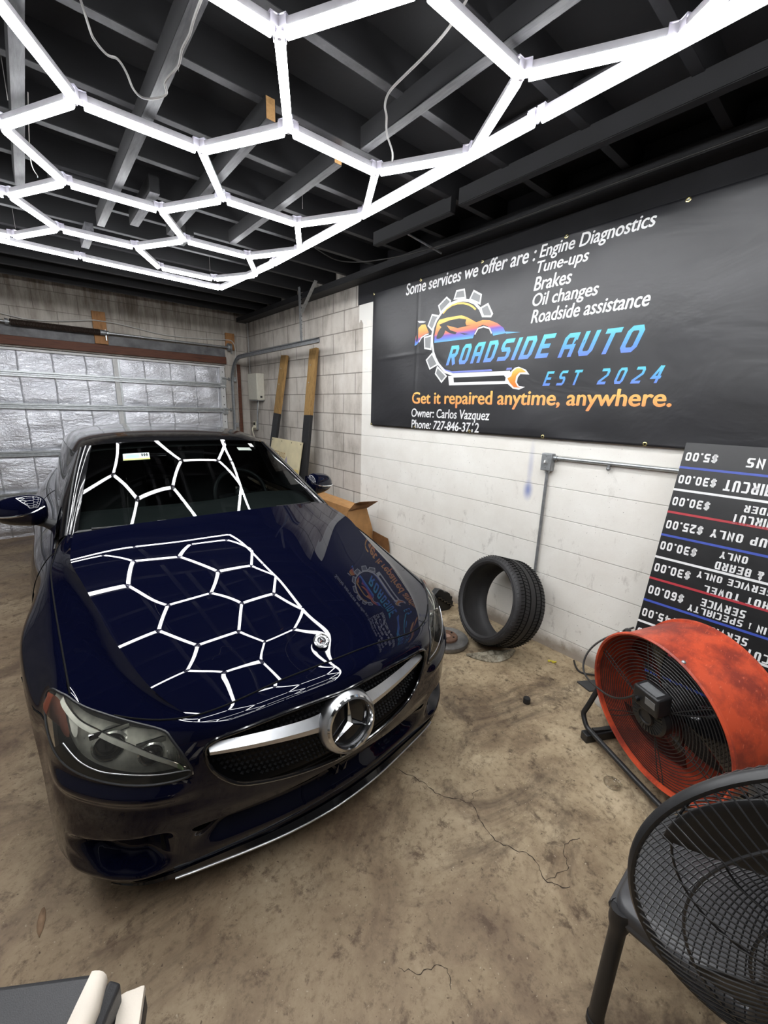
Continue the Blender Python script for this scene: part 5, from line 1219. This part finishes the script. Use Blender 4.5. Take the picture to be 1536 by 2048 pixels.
sw = sw.build('steering_wheel', BLACK_SATIN, car, local=True); MB().ball((.36, 2.01, .95), .06, 1, .5, 1).bar((.20, 2.02, .955), (.52, 2.02, .955), .03, .02).build('wheel_hub', BLACK_SATIN, sw, local=True)
for x in (-.36, .36):
    st = MB().box((x, 2.62, .52), (.50, .52, .14)).box((x, 2.92, .84), (.48, .13, .62), Matrix.Rotation(math.radians(-16), 3, 'X')).build('seat', SEATMAT, car, local=True, bevel=.04)
    MB().box((x, 3.02, 1.19), (.26, .10, .17), Matrix.Rotation(math.radians(-12), 3, 'X')).build('headrest', SEATMAT, st, local=True, bevel=.03)
MB().box((0, 3.45, .62), (1.2, .5, .45)).build('rear_bench', SEATMAT, car, local=True, bevel=.04)
MB().box((0, 2.75, .32), (1.36, 2.9, .04)).build('cabin_floor', BLACK_VOID, car, local=True)
MB().grid(lambda u, v: (ROOF.ev(3.2*abs(2*u-1), 3.6*v)[0]*[1 if u > .5 else -1, 1, 1]-np.array((0, 0, .035))), 16, 10).build('headliner', plain('black_headliner', (.02, .02, .02, 1), .9), car, local=True)
rm = MB().box((0, 2.0, 1.262), (.23, .03, .065), Matrix.Rotation(.15, 3, 'X')).build('rear_view_mirror', BLACK_SATIN, car, local=True, bevel=.01)
# sticker and tags on the glass
def tagq(name, u0, u1, t0, t1, mats, split=()):
    mb = MB()
    def q(a, b): return (onw(u0+(u1-u0)*a, t0+(t1-t0)*b, .003))
    for i in range(6): mb.add([q(i/6, 0), q((i+1)/6, 0), q((i+1)/6, 1), q(i/6, 1)], [(0, 1, 2, 3)], 0)
    for a0, a1, b0, b1, m in split: mb.add([tuple(Vector(q(a0, b0))+Vector((0, -.0014, .0014))), tuple(Vector(q(a1, b0))+Vector((0, -.0014, .0014))), tuple(Vector(q(a1, b1))+Vector((0, -.0014, .0014))), tuple(Vector(q(a0, b1))+Vector((0, -.0014, .0014)))], [(0, 1, 2, 3)], m)
    return mb.build(name, mats, ws, local=True, smooth=False)
tagq('windshield_sticker', -.42, -.27, 2.17, 2.45, [plain('pale_sticker', srgb(196, 216, 214), .5, var=.03), plain('yellow_band', srgb(196, 206, 110), .5, var=.03), BLACK_SATIN, plain('faint_blue_print', srgb(120, 168, 176), .5, var=.05)],
     [(0, 1, 0, .22, 1)]+[(.08, .62, .34+.13*i, .38+.13*i, 3) for i in range(4)]+[(.70+.09*i, .75+.09*i, .45, .9, 2) for i in range(3)]+[(.68, .95, .62, .72, 2)])
tagq('toll_tag', .455, .49, 2.62, 2.80, [WHITE_PLASTIC])
tagq('visor_label', .33, .44, 2.42, 2.56, [plain('pale_visor_label', srgb(150, 158, 150), .6, var=.03)])
# ---- mirrors
def mirror(sd):
    c = Vector((sd*.848, 1.74, 1.045)); mb = MB(); V = []; n = 22; m = 14
    def pt(i, j):
        th = PI*i/m; ph = 2*PI*j/n
        x = .108*math.copysign(abs(math.cos(th))**.8, math.cos(th)); rr = abs(math.sin(th))**.62
        y = math.cos(ph); z = math.sin(ph); y = y*(.085 if y < 0 else .028)*rr; z = z*.078*rr
        return (c.x+sd*x, c.y+y+.02*x/.108, c.z+z*(1-.18*x/.108)-.006)
    for i in range(m+1):
        for j in range(n): V.append(pt(i, j))
    F = [(i*n+j, (i+1)*n+j, (i+1)*n+(j+1) % n, i*n+(j+1) % n) for i in range(m) for j in range(n)]
    mb.add(V, F, 0)
    mr = mb.build('side_mirror', PAINT, car, local=True, sharp=80)
    MB().grid(lambda u, v: (c.x+sd*(-.088+.176*u), c.y+.040+.014*u, c.z-.05+.10*v*(1-.15*u)), 6, 4).build('mirror_glass', plain('mirror_glass', (.7, .72, .74, 1), .02, 1.0, var=.0), mr, local=True)
    MB().tube(smooth_path([(c.x-sd*.10, c.y-.075, c.z+.02), (c.x-sd*.02, c.y-.088, c.z-.012), (c.x+sd*.08, c.y-.06, c.z-.018), (c.x+sd*.107, c.y+.0, c.z-.012)], 5), .0055, 8).build('turn_signal', CHROME, mr, local=True)
    MB().tube([(c.x-sd*.05, c.y, c.z-.06), (c.x-sd*.09, c.y-.01, c.z-.080), (sd*.72, c.y-.02, .945)], [.028, .024, .032], 12).build('mirror_stalk', BLACK_SATIN, mr, local=True)
for sd in (-1, 1): mirror(sd)
# ------------------------------------------------------------------ loose tyre, brake disc, rag
tc = Vector((2.2174, 1.519, .3590)); tn = Vector((-.9180, .2635, .296)).normalized()
ty = thing('tire', 'loose black tyre leaning on its edge by the white wall beneath the switch box', 'tyre', (2.35, 1.48, 0))
W = .25; R0 = .302
pr = [(.243, -.006), (.252, .004), (.262, .006), (.280, .004), (.292, -.006), (.2995, -.022), (R0, -.05), (R0+.001, -W/2), (R0, -W+.05), (.2995, -W+.022), (.292, -W+.006), (.262, -W), (.252, -W+.002), (.243, -W+.012), (.247, -W+.03), (.266, -W+.05), (.281, -W+.075), (.284, -W/2), (.281, -.075), (.266, -.05), (.247, -.024)]
mb = MB().lathe(pr, tc, tn, 96, True); carc = mb.build('tire_carcass', RUBBER, ty, sharp=50)
mb = MB()
for h in (-.055, -.10, -.15, -.195): mb.lathe([(R0-.001, h-.0035), (R0+.0022, h-.0035), (R0+.0022, h+.0035), (R0-.001, h+.0035)], tc, tn, 96, True, 1)
ax = tn; u = ax.cross(Vector((0, 0, 1))).normalized(); w = ax.cross(u)
for k in range(84):
    a = 2*PI*k/84; d = u*math.cos(a)+w*math.sin(a); t_ = u*-math.sin(a)+w*math.cos(a)
    for h0, h1, sk in ((-.018, -.048, .3), (-.062, -.093, -.3), (-.157, -.19, .3), (-.202, -.232, -.3)):
        mb.bar(tc+d*(R0+.0006)+ax*h0, tc+d*(R0+.0006)+ax*h1+t_*sk*.02, .0022, .004, d, 1)
mb.build('tread_grooves', [RUBBER, BLACK_VOID], carc, smooth=False)
mb = MB()
for k in range(70):
    a = 2*PI*k/70; d = u*math.cos(a)+w*math.sin(a); t_ = u*-math.sin(a)+w*math.cos(a); mb.bar(tc+d*.283+ax*.0035, tc+d*.295+ax*-.0085+t_*.006, .0025, .002, ax)
mb.lathe([(.2555, .0052), (.2575, .0072), (.2595, .0058)], tc, tn, 96).lathe([(.272, .0050), (.2735, .0066), (.275, .0048)], tc, tn, 96).build('sidewall_ribs', RUBBER, carc)
rd = thing('brake_disc', 'worn iron brake disc lying flat on the floor beside the loose tyre', 'brake disc', (2.06, 1.70, 0))
MB().lathe([(.075, .036), (.150, .036), (.152, .033), (.152, .008), (.15, .005), (.075, .005)], (2.06, 1.70, 0), (0, 0, 1), 56, True).build('friction_ring', IRON, rd)
MB().lathe([(.030, .056), (.070, .056), (.077, .050), (.078, .030), (.078, .004), (.030, .004)], (2.06, 1.70, 0), (0, 0, 1), 40, True).build('disc_hat', RUST, rd)
mb = MB()
for k in range(5): mb.lathe([(.0, .0575), (.0075, .0575), (.0075, .05)], (2.06+.052*math.cos(k*1.2566), 1.70+.052*math.sin(k*1.2566), 0), (0, 0, 1), 10)
mb.build('stud_hole', BLACK_VOID, rd); MB().lathe([(.0, .050), (.029, .050), (.029, .057)], (2.06, 1.70, 0), (0, 0, 1), 24).build('hub_bore', plain('pale_worn_hub', srgb(150, 120, 104), .6, var=.2), rd)
def rag(a, b):
    x0, y0 = 2.03, 1.485; x1, y1 = 2.345, 1.315
    x = x0+(x1-x0)*a; y = y0+(y1-y0)*a; n = Vector((-.175, -.325)).normalized(); wd_ = .115*math.sin(PI*min(max(a, .02), .98))**.7
    zz = .008+.028*math.sin(PI*b)*math.sin(PI*a)+.010*math.sin(a*14+b*5)*b*(1-b)*3+.006*math.sin(b*17+a*4)*math.sin(PI*a)
    return (x+n.x*wd_*b-n.x*.03, y+n.y*wd_*b-n.y*.03, max(.002, zz*(1 if b < .96 else .3)))
o = MB().grid(rag, 36, 18).build('stained_rag', DIRTY_CLOTH, sharp=80); so = o.modifiers.new('thickness', 'SOLIDIFY'); so.thickness = .004
tag(origin(o, (2.19, 1.39, 0)), 'oil-stained grey cloth cap flattened on the floor in front of the loose tyre', 'rag')
bp_ = thing('broken_black_part', 'jagged black plastic part standing by the wall behind the headlight', 'car part', (2.42, 2.06, 0))
rnd = random.Random(5); mb = MB()
poly = [(-.10, 0), (.02, 0), (.055, .03), (.06, .075), (.045, .08), (.05, .115), (.03, .12), (.02, .145), (-.01, .165), (-.04, .17), (-.06, .19), (-.10, .20), (-.15, .15), (-.15, .04)]
mb.prism(poly, lambda x, y, h: Vector((2.43+x*.9, 2.02-x*.25+h, y)), 0, .05); mb.build('plastic_shell', BLACK_SATIN, bp_, bevel=.006)
mb = MB()
for k in range(5): mb.box((2.45-.03*k, 2.005+.007*k, .05+.022*k), (.05, .03, .012), Matrix.Rotation(.4, 3, 'Y'))
mb.build('ribs', BLACK_GLOSS, bp_)
# ------------------------------------------------------------------ cardboard box
cx_ = thing('cardboard_box', 'torn open brown cardboard box standing against the wall behind the car', 'box', (2.2, 3.6, 0))
T_ = .006
mb = MB(); mb.box((2.18, 3.20, .305), (.37, T_, .61)); mb.box((2.18, 4.0, .305), (.37, T_, .61)); mb.box((2.0, 3.6, .305), (T_, .80, .61)); mb.box((2.365, 3.6, .305), (T_, .80, .61)); mb.box((2.18, 3.6, .004), (.37, .80, T_))
mb.build('box_walls', CARDBOARD, cx_)
def sheet(P, name, mats=(CARDBOARD,), t=.005, par=None):
    P = [Vector(p) for p in P]; n = (P[1]-P[0]).cross(P[2]-P[0]).normalized(); k = len(P)
    V = P+[p+n*t for p in P]; F = [tuple(range(k))[::-1], tuple(range(k, 2*k))]+[(i, (i+1) % k, k+(i+1) % k, k+i) for i in range(k)]
    return MB().add(V, F).build(name, list(mats), par or cx_, smooth=False)
sheet([(2.255, 3.192, .62), (2.478, 3.185, .625), (2.562, 3.19, .39), (2.57, 3.19, .005), (2.25, 3.192, .005)], 'front_panel')
sheet([(2.252, 3.19, .622), (2.30, 3.15, .70), (2.275, 3.03, .742), (2.37, 3.02, .738), (2.49, 3.03, .725), (2.478, 3.185, .628)], 'top_flap', (CARDBOARD_DK,))
sheet([(2.362, 3.21, .612), (2.365, 3.40, .600), (2.362, 3.55, .612), (2.362, 4.0, .612), (2.46, 4.02, .655), (2.50, 3.35, .625)], 'top_flap')
sheet([(2.565, 3.19, .372), (2.560, 2.945, .352), (2.560, 2.925, .30), (2.566, 2.90, .004), (2.57, 3.19, .004)], 'torn_flap', (CARDBOARD_DK,))
sheet([(2.0, 3.99, .61), (2.36, 3.99, .61), (2.34, 4.05, .48), (2.03, 4.05, .48)], 'top_flap')
# ------------------------------------------------------------------ orange drum fan
fc = Vector((1.7845, .3747, .4227)); fn_ = Vector((-.8875, .4417, -.1316)).normalized(); FR = .318; FD = .262
fan = thing('drum_fan', 'big scuffed orange drum fan on a black tube stand in front of the price board', 'fan', (1.9, .32, 0))
fu = fn_.cross(Vector((0, 0, 1))).normalized(); fw = fn_.cross(fu)
if fw.z < 0: fw = -fw
def fp(x, y, h=0): return fc+fu*x+fw*y+fn_*h
mb = MB().lathe([(FR-.004, .006), (FR+.003, .010), (FR+.009, .004), (FR+.008, -.006), (FR, -.010), (FR-.001, -FD+.010), (FR+.008, -FD+.006), (FR+.009, -FD-.004), (FR+.003, -FD-.008), (FR-.004, -FD-.004), (FR-.0045, -FD+.01), (FR-.0045, -.01)], fc, fn_, 96, True)
drum = mb.build('drum', ORANGE, fan, sharp=50)
mb = MB()
for a in (PI*.30, PI*.60, PI*.02, PI*1.02, PI*1.45, PI*1.75): mb.ball(fp((FR+.006)*math.cos(a), (FR+.006)*math.sin(a), -.003), .0085, seg=10, rings=6)
mb.build('rim_screw', GALV, drum)
mb = MB()
for i in range(17): 
    r = .092+i*.0133; mb.tube([fp(r*math.cos(a), r*math.sin(a), -.012+.014*(1-(r/FR)**2)) for a in np.linspace(0, 2*PI, 73)[:-1]], .0017, 5, True)
for k in range(6):
    a0 = 2*PI*k/6+.35
    for da in (-.045, .045):
        mb.tube([fp(.085*math.cos(a0), .085*math.sin(a0), .0), fp(.17*math.cos(a0+da), .17*math.sin(a0+da), -.004), fp(.27*math.cos(a0+da), .27*math.sin(a0+da), -.010), fp((FR-.004)*math.cos(a0+da*.6), (FR-.004)*math.sin(a0+da*.6), -.014)], .0021, 6)
mb.build('front_grille', WIRE_BLACK, fan)
mb = MB()
for i in range(16):
    r = .05+i*.0172; mb.tube([fp(r*math.cos(a), r*math.sin(a), -FD+.006) for a in np.linspace(0, 2*PI, 61)[:-1]], .0013, 5, True)
for k in range(60): a = 2*PI*k/60; mb.tube([fp(.05*math.cos(a), .05*math.sin(a), -FD+.006), fp((FR-.004)*math.cos(a+.22), (FR-.004)*math.sin(a+.22), -FD+.006)], .0013, 5)
mb.build('rear_grille', WIRE_BLACK, fan)
mt = MB().lathe([(0, .038), (.034, .038), (.036, .032), (.074, .030), (.082, .022), (.083, -.06), (.07, -.075), (0, -.075)], fc, fn_, 48)
for k in range(28): a = 2*PI*k/28; mt.box(fp(.055*math.cos(a), .055*math.sin(a), .031), (.034, .003, .006), Matrix((tuple(fu), tuple(fw), tuple(fn_))).transposed() @ Matrix.Rotation(a, 3, 'Z'))
mt.lathe([(.026, .038), (.028, .043), (.034, .043), (.036, .038)], fc, fn_, 32).build('motor_housing', FAN_BLACK, fan)
RM = Matrix((tuple(fu), tuple(fw), tuple(fn_))).transposed()
MB().box(fp(-.020, .098, .034), (.115, .085, .070), RM).build('switch_housing', FAN_BLACK, fan, bevel=.008)
MB().box(fp(-.020, .1405, .038), (.080, .004, .040), RM).box(fp(-.045, .105, .0695), (.045, .030, .002), RM).build('rating_label', GALV_DARK, fan)
MB().lathe([(0, .016), (.010, .016), (.012, 0)], fp(.012, .085, .068), fn_, 16).build('speed_knob', BLACK_GLOSS, fan)
for k in range(3):
    a0 = 2*PI*k/3+.75
    def blade(s, t, a0=a0):
        r = .06+(.285-.06)*s; wv = (.30+.32*s)*(t-.5)*2; a = a0+wv*.95+.18*s
        return fp(r*math.cos(a), r*math.sin(a), -.115+(t-.5)*(.085-.03*s)+.015*math.sin(PI*t))
    b = MB().grid(blade, 14, 14).build('fan_blade', BLACK_GLOSS, fan, sharp=80); m = b.modifiers.new('thickness', 'SOLIDIFY'); m.thickness = .003
MB().lathe([(0, -.08), (.062, -.08), (.066, -.09), (.066, -.15), (0, -.155)], fc, fn_, 36).build('blade_hub', FAN_BLACK, fan)
PA = fp(.336, 0, -.13); PB = fp(-.336, 0, -.13)
_n2 = Vector((fn_.x, fn_.y, 0)).normalized(); A1 = PA+_n2*.103+fu*.04; B1 = PB+_n2*.103-fu*.04
def lv(p, z): return (p.x, p.y, z)
stand = [tuple(PA), lv(PA+(A1-PA)*.45, .30), lv(PA+(A1-PA)*.88, .155), lv(A1, .105), lv(A1-fu*.03+_n2*.004, .070), lv(A1-fu*.08, .056), lv(A1-fu*.25, .052), lv((A1+B1)/2, .050), lv(B1+fu*.25, .052), lv(B1+fu*.08, .056), lv(B1+fu*.03+_n2*.004, .070), lv(B1, .105), lv(PB+(B1-PB)*.88, .155), lv(PB+(B1-PB)*.45, .30), tuple(PB)]
MB().tube(smooth_path(stand, 6), .0125, 12).build('stand_tube', FAN_BLACK, fan)
for P_ in (A1-fu*.055, B1+fu*.055):
    q = Vector((P_.x, P_.y, .022)); MB().bar(q+_n2*.03, q-_n2*.20, .044, .044).build('stand_foot', FAN_BLACK, fan, bevel=.004)
    MB().bar(Vector((P_.x, P_.y, .03))-_n2*.19, Vector((P_.x, P_.y, .05))-_n2*.02, .02, .02).build('foot_brace', FAN_BLACK, fan)
for P_, sg in ((PA, -1), (PB, 1)): MB().lathe([(0, .022), (.020, .020), (.024, .006), (.016, -.018)], P_, fu*-sg, 16).build('pivot_knob', FAN_BLACK, fan)
hp = [fp(r*math.cos(a), r*math.sin(a), h) for a, r, h in ((.06, FR+.004, -FD+.14), (.07, FR+.024, -FD+.12), (.18, FR+.034, -FD+.115), (.42, FR+.034, -FD+.115), (.54, FR+.024, -FD+.12), (.56, FR+.004, -FD+.14))]
MB().tube(smooth_path(hp, 5), .013, 10).build('carry_handle', FAN_BLACK, fan)
pcx = [fp(.035, .085, .045), fp(.075, .035, .060), fp(.15, -.02, .062), fp(.24, -.045, .056), fp(.32, -.055, .045), fp(.385, -.045, .02), fp(.41, .01, -.02), fp(.40, .07, -.08), fp(.375, .11, -.15), fp(.34, .15, -.22)]
MB().tube(smooth_path(pcx, 7), .0045, 8).build('power_cable', CABLE_BLACK, fan)
# ------------------------------------------------------------------ black stool
stl = thing('plastic_stool', 'charcoal moulded plastic stool standing under the black wire fan', 'stool', (1.13, 0, 0))
A_, B_, C_, D_ = Vector((.932, .196)), Vector((1.325, .205)), Vector((1.33, -.20)), Vector((.94, -.21))
def seatpoly(ins, r=.05):
    cs = [A_, B_, C_, D_]; cen = sum(cs, Vector((0, 0)))/4; cs = [c+(cen-c).normalized()*ins for c in cs]; out = []
    for i in range(4):
        p, a, b = cs[i], (cs[i-1]-cs[i]).normalized(), (cs[(i+1) % 4]-cs[i]).normalized()
        for t in np.linspace(0, 1, 7): out.append(tuple(p+a*r*(1-t)**2+b*r*t**2))
    return out
mb = MB(); rows = [(0.012, .448), (.002, .440), (0, .428), (.006, .395), (.016, .395), (.016, .42)]
n = len(seatpoly(0)); V = []
for ins, z in rows: V += [(x, y, z) for x, y in seatpoly(ins)]
F = [(k*n+i, k*n+(i+1) % n, (k+1)*n+(i+1) % n, (k+1)*n+i) for k in range(len(rows)-1) for i in range(n)]+[tuple(range(n))]
mb.add(V, F).build('seat', STOOL_GREY, stl, sharp=60)
for i, (c, ft, m_) in enumerate(((A_, (.955, .182), FAN_BLACK), (B_, (1.345, .225), FAN_BLACK), (C_, (1.35, -.22), FAN_BLACK), (D_, (.92, -.23), FAN_BLACK))):
    cen = Vector((1.13, 0)); top = c+(cen-c).normalized()*.028
    P = [(top.x, top.y, .425), (top.x, top.y, .385), ((top.x+ft[0])/2, (top.y+ft[1])/2, .2), (ft[0], ft[1], .006)]
    MB().tube(smooth_path(P, 5), [.026]*6+[.019]*10, 14).lathe([(0, 0), (.022, 0), (.022, .02), (.018, .024)], (ft[0], ft[1], 0), (0, 0, 1), 16).build('leg', m_, stl)
MB().tube([(.955, .19, .405), (1.315, .195, .405)], .018, 10).build('apron', STOOL_GREY, stl)
MB().tube([(.95, .17, .405), (.955, -.19, .405)], .018, 10).build('apron', STOOL_GREY, stl)
MB().tube([(.905, -.045, .405), (.90, -.05, .002)], .018, 12).build('support_leg', STEEL_TAN, stl)['label'] = 'tan metal leg'
MB().tube([(.905, -.085, .405), (.90, -.09, .002)], .007, 10).build('support_leg', GALV, stl)['label'] = 'bright metal leg'
# ------------------------------------------------------------------ black wire fan on a pole
pcn = Vector((.5846, -.1086, 1.0730)); pn = Vector((-.9107, -.4040, -.0858)).normalized(); PR = .22
pf = thing('pedestal_fan', 'black pedestal fan with a wire cage in the near corner of the room', 'fan', (.70, -.056, 0))
pu = pn.cross(Vector((0, 0, 1))).normalized(); pw = pu.cross(pn)
def pp_(x, y, h=0): return pcn+pu*x+pw*y+pn*h
MB().lathe([(PR-.003, .006), (PR+.002, .0065), (PR+.0045, .002), (PR+.0045, -.003), (PR+.002, -.007), (PR-.003, -.0065), (PR-.0035, 0)], pcn, pn, 96, True).build('cage_rim', FAN_BLACK, pf, sharp=60)
def spokes(sgn, depth, n, hub, name, twist):
    mb = MB()
    for k in range(n):
        a0 = 2*PI*k/n; P = []
        for s in np.linspace(0, 1, 8):
            r = hub+(PR-hub-.002)*s; a = a0+twist*(1-s); hgt = depth*(1-(max(r-hub*.6, 0)/(PR-hub*.6))**3.2); P.append(pp_(r*math.cos(a), r*math.sin(a), sgn*(hgt+.006)))
        mb.tube(P, .0010, 5)
    for r in (.118, .172):
        hgt = depth*(1-(max(r-hub*.6, 0)/(PR-hub*.6))**3.2); mb.tube([pp_(r*math.cos(a), r*math.sin(a), sgn*(hgt+.0045)) for a in np.linspace(0, 2*PI, 73)[:-1]], .0017, 6, True)
    return mb.build(name, WIRE_BLACK, pf)
spokes(1, .048, 110, .045, 'front_grille', .06); spokes(-1, .085, 110, .06, 'rear_grille', .22)
MB().lathe([(0, .062), (.030, .060), (.046, .054), (.048, .046), (0, .046)], pcn, pn, 36).build('grille_badge', FAN_BLACK, pf)
MB().lathe([(0, .03), (.022, .028), (.03, .015), (.03, -.05), (0, -.05)], pcn, pn, 28).build('blade_hub', FAN_BLACK, pf)
for k in range(3):
    a0 = 2*PI*k/3+.45
    def blade2(s, t, a0=a0):
        r = .028+(.185-.028)*s; wv = (.42+.50*s-.18*s*s)*(t-.5)*2; a = a0+wv+.25*s
        return pp_(r*math.cos(a), r*math.sin(a), -.012+(t-.5)*.060)
    b = MB().grid(blade2, 14, 14).build('fan_blade', FAN_BLACK, pf, sharp=80); m = b.modifiers.new('thickness', 'SOLIDIFY'); m.thickness = .0025
MB().lathe([(0, -.088), (.060, -.088), (.068, -.10), (.066, -.18), (.045, -.205), (0, -.21)], pcn, pn, 36).build('motor_housing', FAN_BLACK, pf)
q = pcn-pn*.13
MB().tube([(q.x, q.y, q.z-.05), (q.x, q.y, q.z-.16)], .022, 14).tube([(q.x, q.y, q.z-.14), (q.x, q.y, .03)], .013, 14).build('pole', FAN_BLACK, pf)
MB().lathe([(0, .040), (.03, .036), (.06, .026), (.155, .014), (.165, .004), (.165, 0), (0, 0)], (q.x, q.y, 0), (0, 0, 1), 48).build('round_base', FAN_BLACK, pf)
# ------------------------------------------------------------------ padded cushions, bottom left
def pad(name, label, poly, z0, z1, mats, band):
    """padded slab: top face poly (x, y), rounded edge; faces listed in 'band' take material 1"""
    t = thing(name, label, 'cushion', (sum(p[0] for p in poly)/len(poly), sum(p[1] for p in poly)/len(poly), 0))
    return t
c1 = thing('padded_cushion', 'black padded cushion with a cream side band at the near left', 'cushion', (-.30, .70, .30), group='padded cushions')
T1, T2 = Vector((-.052, .822)), Vector((-.115, .735))      # cream band, upper edge
L1 = Vector((-.40, 1.045)); L2 = Vector((-.46, .955)); dB = (T2-T1).normalized(); dS = (L1-T1).normalized()
far = [T1, L1, L1+dB*.55, T1+dB*.55]
mb = MB(); V = [(p.x, p.y, .45) for p in far]+[(p.x, p.y, .40) for p in far]; mb.add(V, [(0, 1, 2, 3), (7, 6, 5, 4), (1, 5, 6, 2), (2, 6, 7, 3), (0, 4, 5, 1)])
mb.build('black_cover', VINYL_BLACK, c1, bevel=.010)
nS = -dS
P0, P1 = T1, T1+dB*.55
mb = MB(); k = 8
sec = [(.0, .0035), (.010, .0045), (.022, .003), (.033, -.002), (.040, -.012), (.041, -.028), (.036, -.040), (.0, -.045)]
V = []
for s in np.linspace(0, 1, 12):
    p = P0+(P1-P0)*s; e = .006*math.sin(PI*s*.9+.2); sh = 1-.35*math.exp(-s*22)
    V += [(p.x+nS.x*a*sh, p.y+nS.y*a*sh, .449+b*1.0+.002*math.sin(s*9)) for a, b in sec]
m_ = len(sec); F = [(i*m_+j, (i+1)*m_+j, (i+1)*m_+(j+1) % m_, i*m_+(j+1) % m_) for i in range(11) for j in range(m_)]+[tuple(range(m_)), tuple(11*m_+j for j in range(m_))[::-1]]
mb.add(V, F).build('cream_band', VINYL_CREAM, c1, sharp=60)
mb = MB(); q0, q1 = P0+nS*.030, P1+nS*.030
V = [(q0.x, q0.y, .425), (q1.x, q1.y, .425), (q1.x+nS.x*.022, q1.y+nS.y*.022, .405), (q0.x+nS.x*.022, q0.y+nS.y*.022, .410), (q0.x+nS.x*.018, q0.y+nS.y*.018, .34), (q1.x+nS.x*.018, q1.y+nS.y*.018, .34), (q0.x-nS.x*.02, q0.y-nS.y*.02, .34), (q1.x-nS.x*.02, q1.y-nS.y*.02, .34)]
mb.add(V, [(0, 1, 2, 3), (3, 2, 5, 4), (4, 5, 7, 6), (0, 3, 4, 6), (1, 7, 5, 2), (0, 6, 7, 1)]).build('black_side', VINYL_BLACK, c1, bevel=.006)
c2 = thing('padded_cushion', 'small cream-topped cushion end beside the black cushion with the cream band', 'cushion', (.0, .76, .28), group='padded cushions')
mb = MB(); V = []; sec = [(-.024, -.012), (-.022, .0), (-.010, .004), (.006, .003), (.018, .004), (.024, .002), (.0255, -.010), (.022, -.02), (-.020, -.02)]
Q0, Q1 = Vector((.006, .797)), Vector((-.065, .60)); dq = (Q1-Q0).normalized(); nq = Vector((-dq.y, dq.x))
nq = nq if nq.x > 0 else -nq
for s in np.linspace(0, 1, 10):
    p = Q0+(Q1-Q0)*s; V += [(p.x+nq.x*a, p.y+nq.y*a, .36+b) for a, b in sec]
m_ = len(sec); F = [(i*m_+j, (i+1)*m_+j, (i+1)*m_+(j+1) % m_, i*m_+(j+1) % m_) for i in range(9) for j in range(m_)]+[tuple(range(m_)), tuple(9*m_+j for j in range(m_))[::-1]]
mb.add(V, F).build('cream_cover', VINYL_CREAM, c2, sharp=60)
MB().bar((Q0.x+.002, Q0.y, .318), (Q1.x+.002, Q1.y, .318), .046, .046).build('black_side', VINYL_BLACK, c2, bevel=.006)
bs = thing('cushion_bench', 'dark low bench carrying the padded cushions, mostly out of frame', 'bench', (-.30, .70, 0))
MB().box((-.30, .60, .28), (.50, .36, .03), Matrix.Rotation(.55, 3, 'Z')).build('bench_top', BLACK_SATIN, bs, bevel=.004)
for x, y in ((-.45, .66), (-.24, .78), (-.36, .42), (-.14, .54)): MB().tube([(x, y, .27), (x, y, .0)], .014, 10).build('leg', BLACK_SATIN, bs)
# ------------------------------------------------------------------ small things on the floor
tag(origin(MB().lathe([(0, .030), (.018, .030), (.020, .026), (.020, 0), (.0, 0)], (1.95, .997, 0), (0, 0, 1), 20).build('black_cap', BLACK_SATIN), (1.95, .997, 0)), 'small black cylindrical cap standing alone on the open floor', 'cap')
tag(origin(MB().tube(smooth_path([(2.415, 1.125, .008), (2.43, 1.112, .012), (2.436, 1.10, .007), (2.452, 1.086, .009)], 4), [.005, .008, .006, .004, .003, .004, .006, .008, .009, .008, .006, .005, .004][:13], 8).build('yellow_clip', YELLOW_PLASTIC), (2.434, 1.106, 0)), 'tiny yellow plastic clip on the floor near the white wall', 'clip')
lp = [(0, -.052), (.010, -.030), (.013, 0), (.011, .030), (.004, .048), (-.004, .050), (-.012, .030), (-.014, 0), (-.010, -.025)]
mb = MB().add([(-.180+x*.8+y*.12, 1.385+y*.9+x*.2, .003+.004*abs(x)*60*.1) for x, y in lp]+[(-.18, 1.385, .006)], [(i, (i+1) % 9, 9) for i in range(9)])
o = mb.build('dry_leaf', LEAF); so = o.modifiers.new('thickness', 'SOLIDIFY'); so.thickness = .0012; tag(origin(o, (-.18, 1.385, 0)), 'dry brown leaf lying on the floor near the cushions', 'leaf')
o = MB().lathe([(.0, .002), (.018, .002), (.020, .004), (.030, .003), (.036, .007), (.038, .006), (.037, .001)], (1.777, .463, 0), (0, 0, 1), 30).build('clear_lid', mat_glass('clear_thin_plastic', (.9, .9, .9, 1), 1.5, .05)); tag(origin(o, (1.777, .463, 0)), 'clear plastic lid lying flat beside the orange fan stand', 'lid')
o = MB().prism([(2.36, .905), (2.47, .84), (2.43, .75), (2.33, .815)], lambda x, y, h: Vector((x, y, h)), .001, .008).build('dark_plate', DARK_PLATE); tag(origin(o, (2.4, .83, 0)), 'flat dark grey square plate on the floor by the wall behind the fan', 'plate')
wb = thing('white_jug', 'white plastic jug on the floor partly hidden by the orange fan', 'jug', (2.30, .71, 0))
MB().lathe([(0, 0), (.058, 0), (.062, .006), (.062, .10), (.055, .13), (.022, .155), (.020, .17), (0, .17)], (2.30, .71, 0), (0, 0, 1), 28).build('jug_body', WHITE_PLASTIC, wb)
MB().lathe([(0, .195), (.022, .195), (.024, .19), (.024, .168), (0, .168)], (2.30, .71, 0), (0, 0, 1), 20).build('jug_cap', WHITE_PLASTIC, wb)
o = MB().tube(smooth_path([(2.56, 1.02, .008), (2.50, .98, .012), (2.47, .93, .008), (2.50, .87, .012), (2.53, .80, .010), (2.55, .70, .008)], 5), .006, 8).build('floor_cable', CABLE_BLACK); tag(origin(o, (2.5, .9, 0)), 'short black cable lying along the foot of the white wall', 'cable')
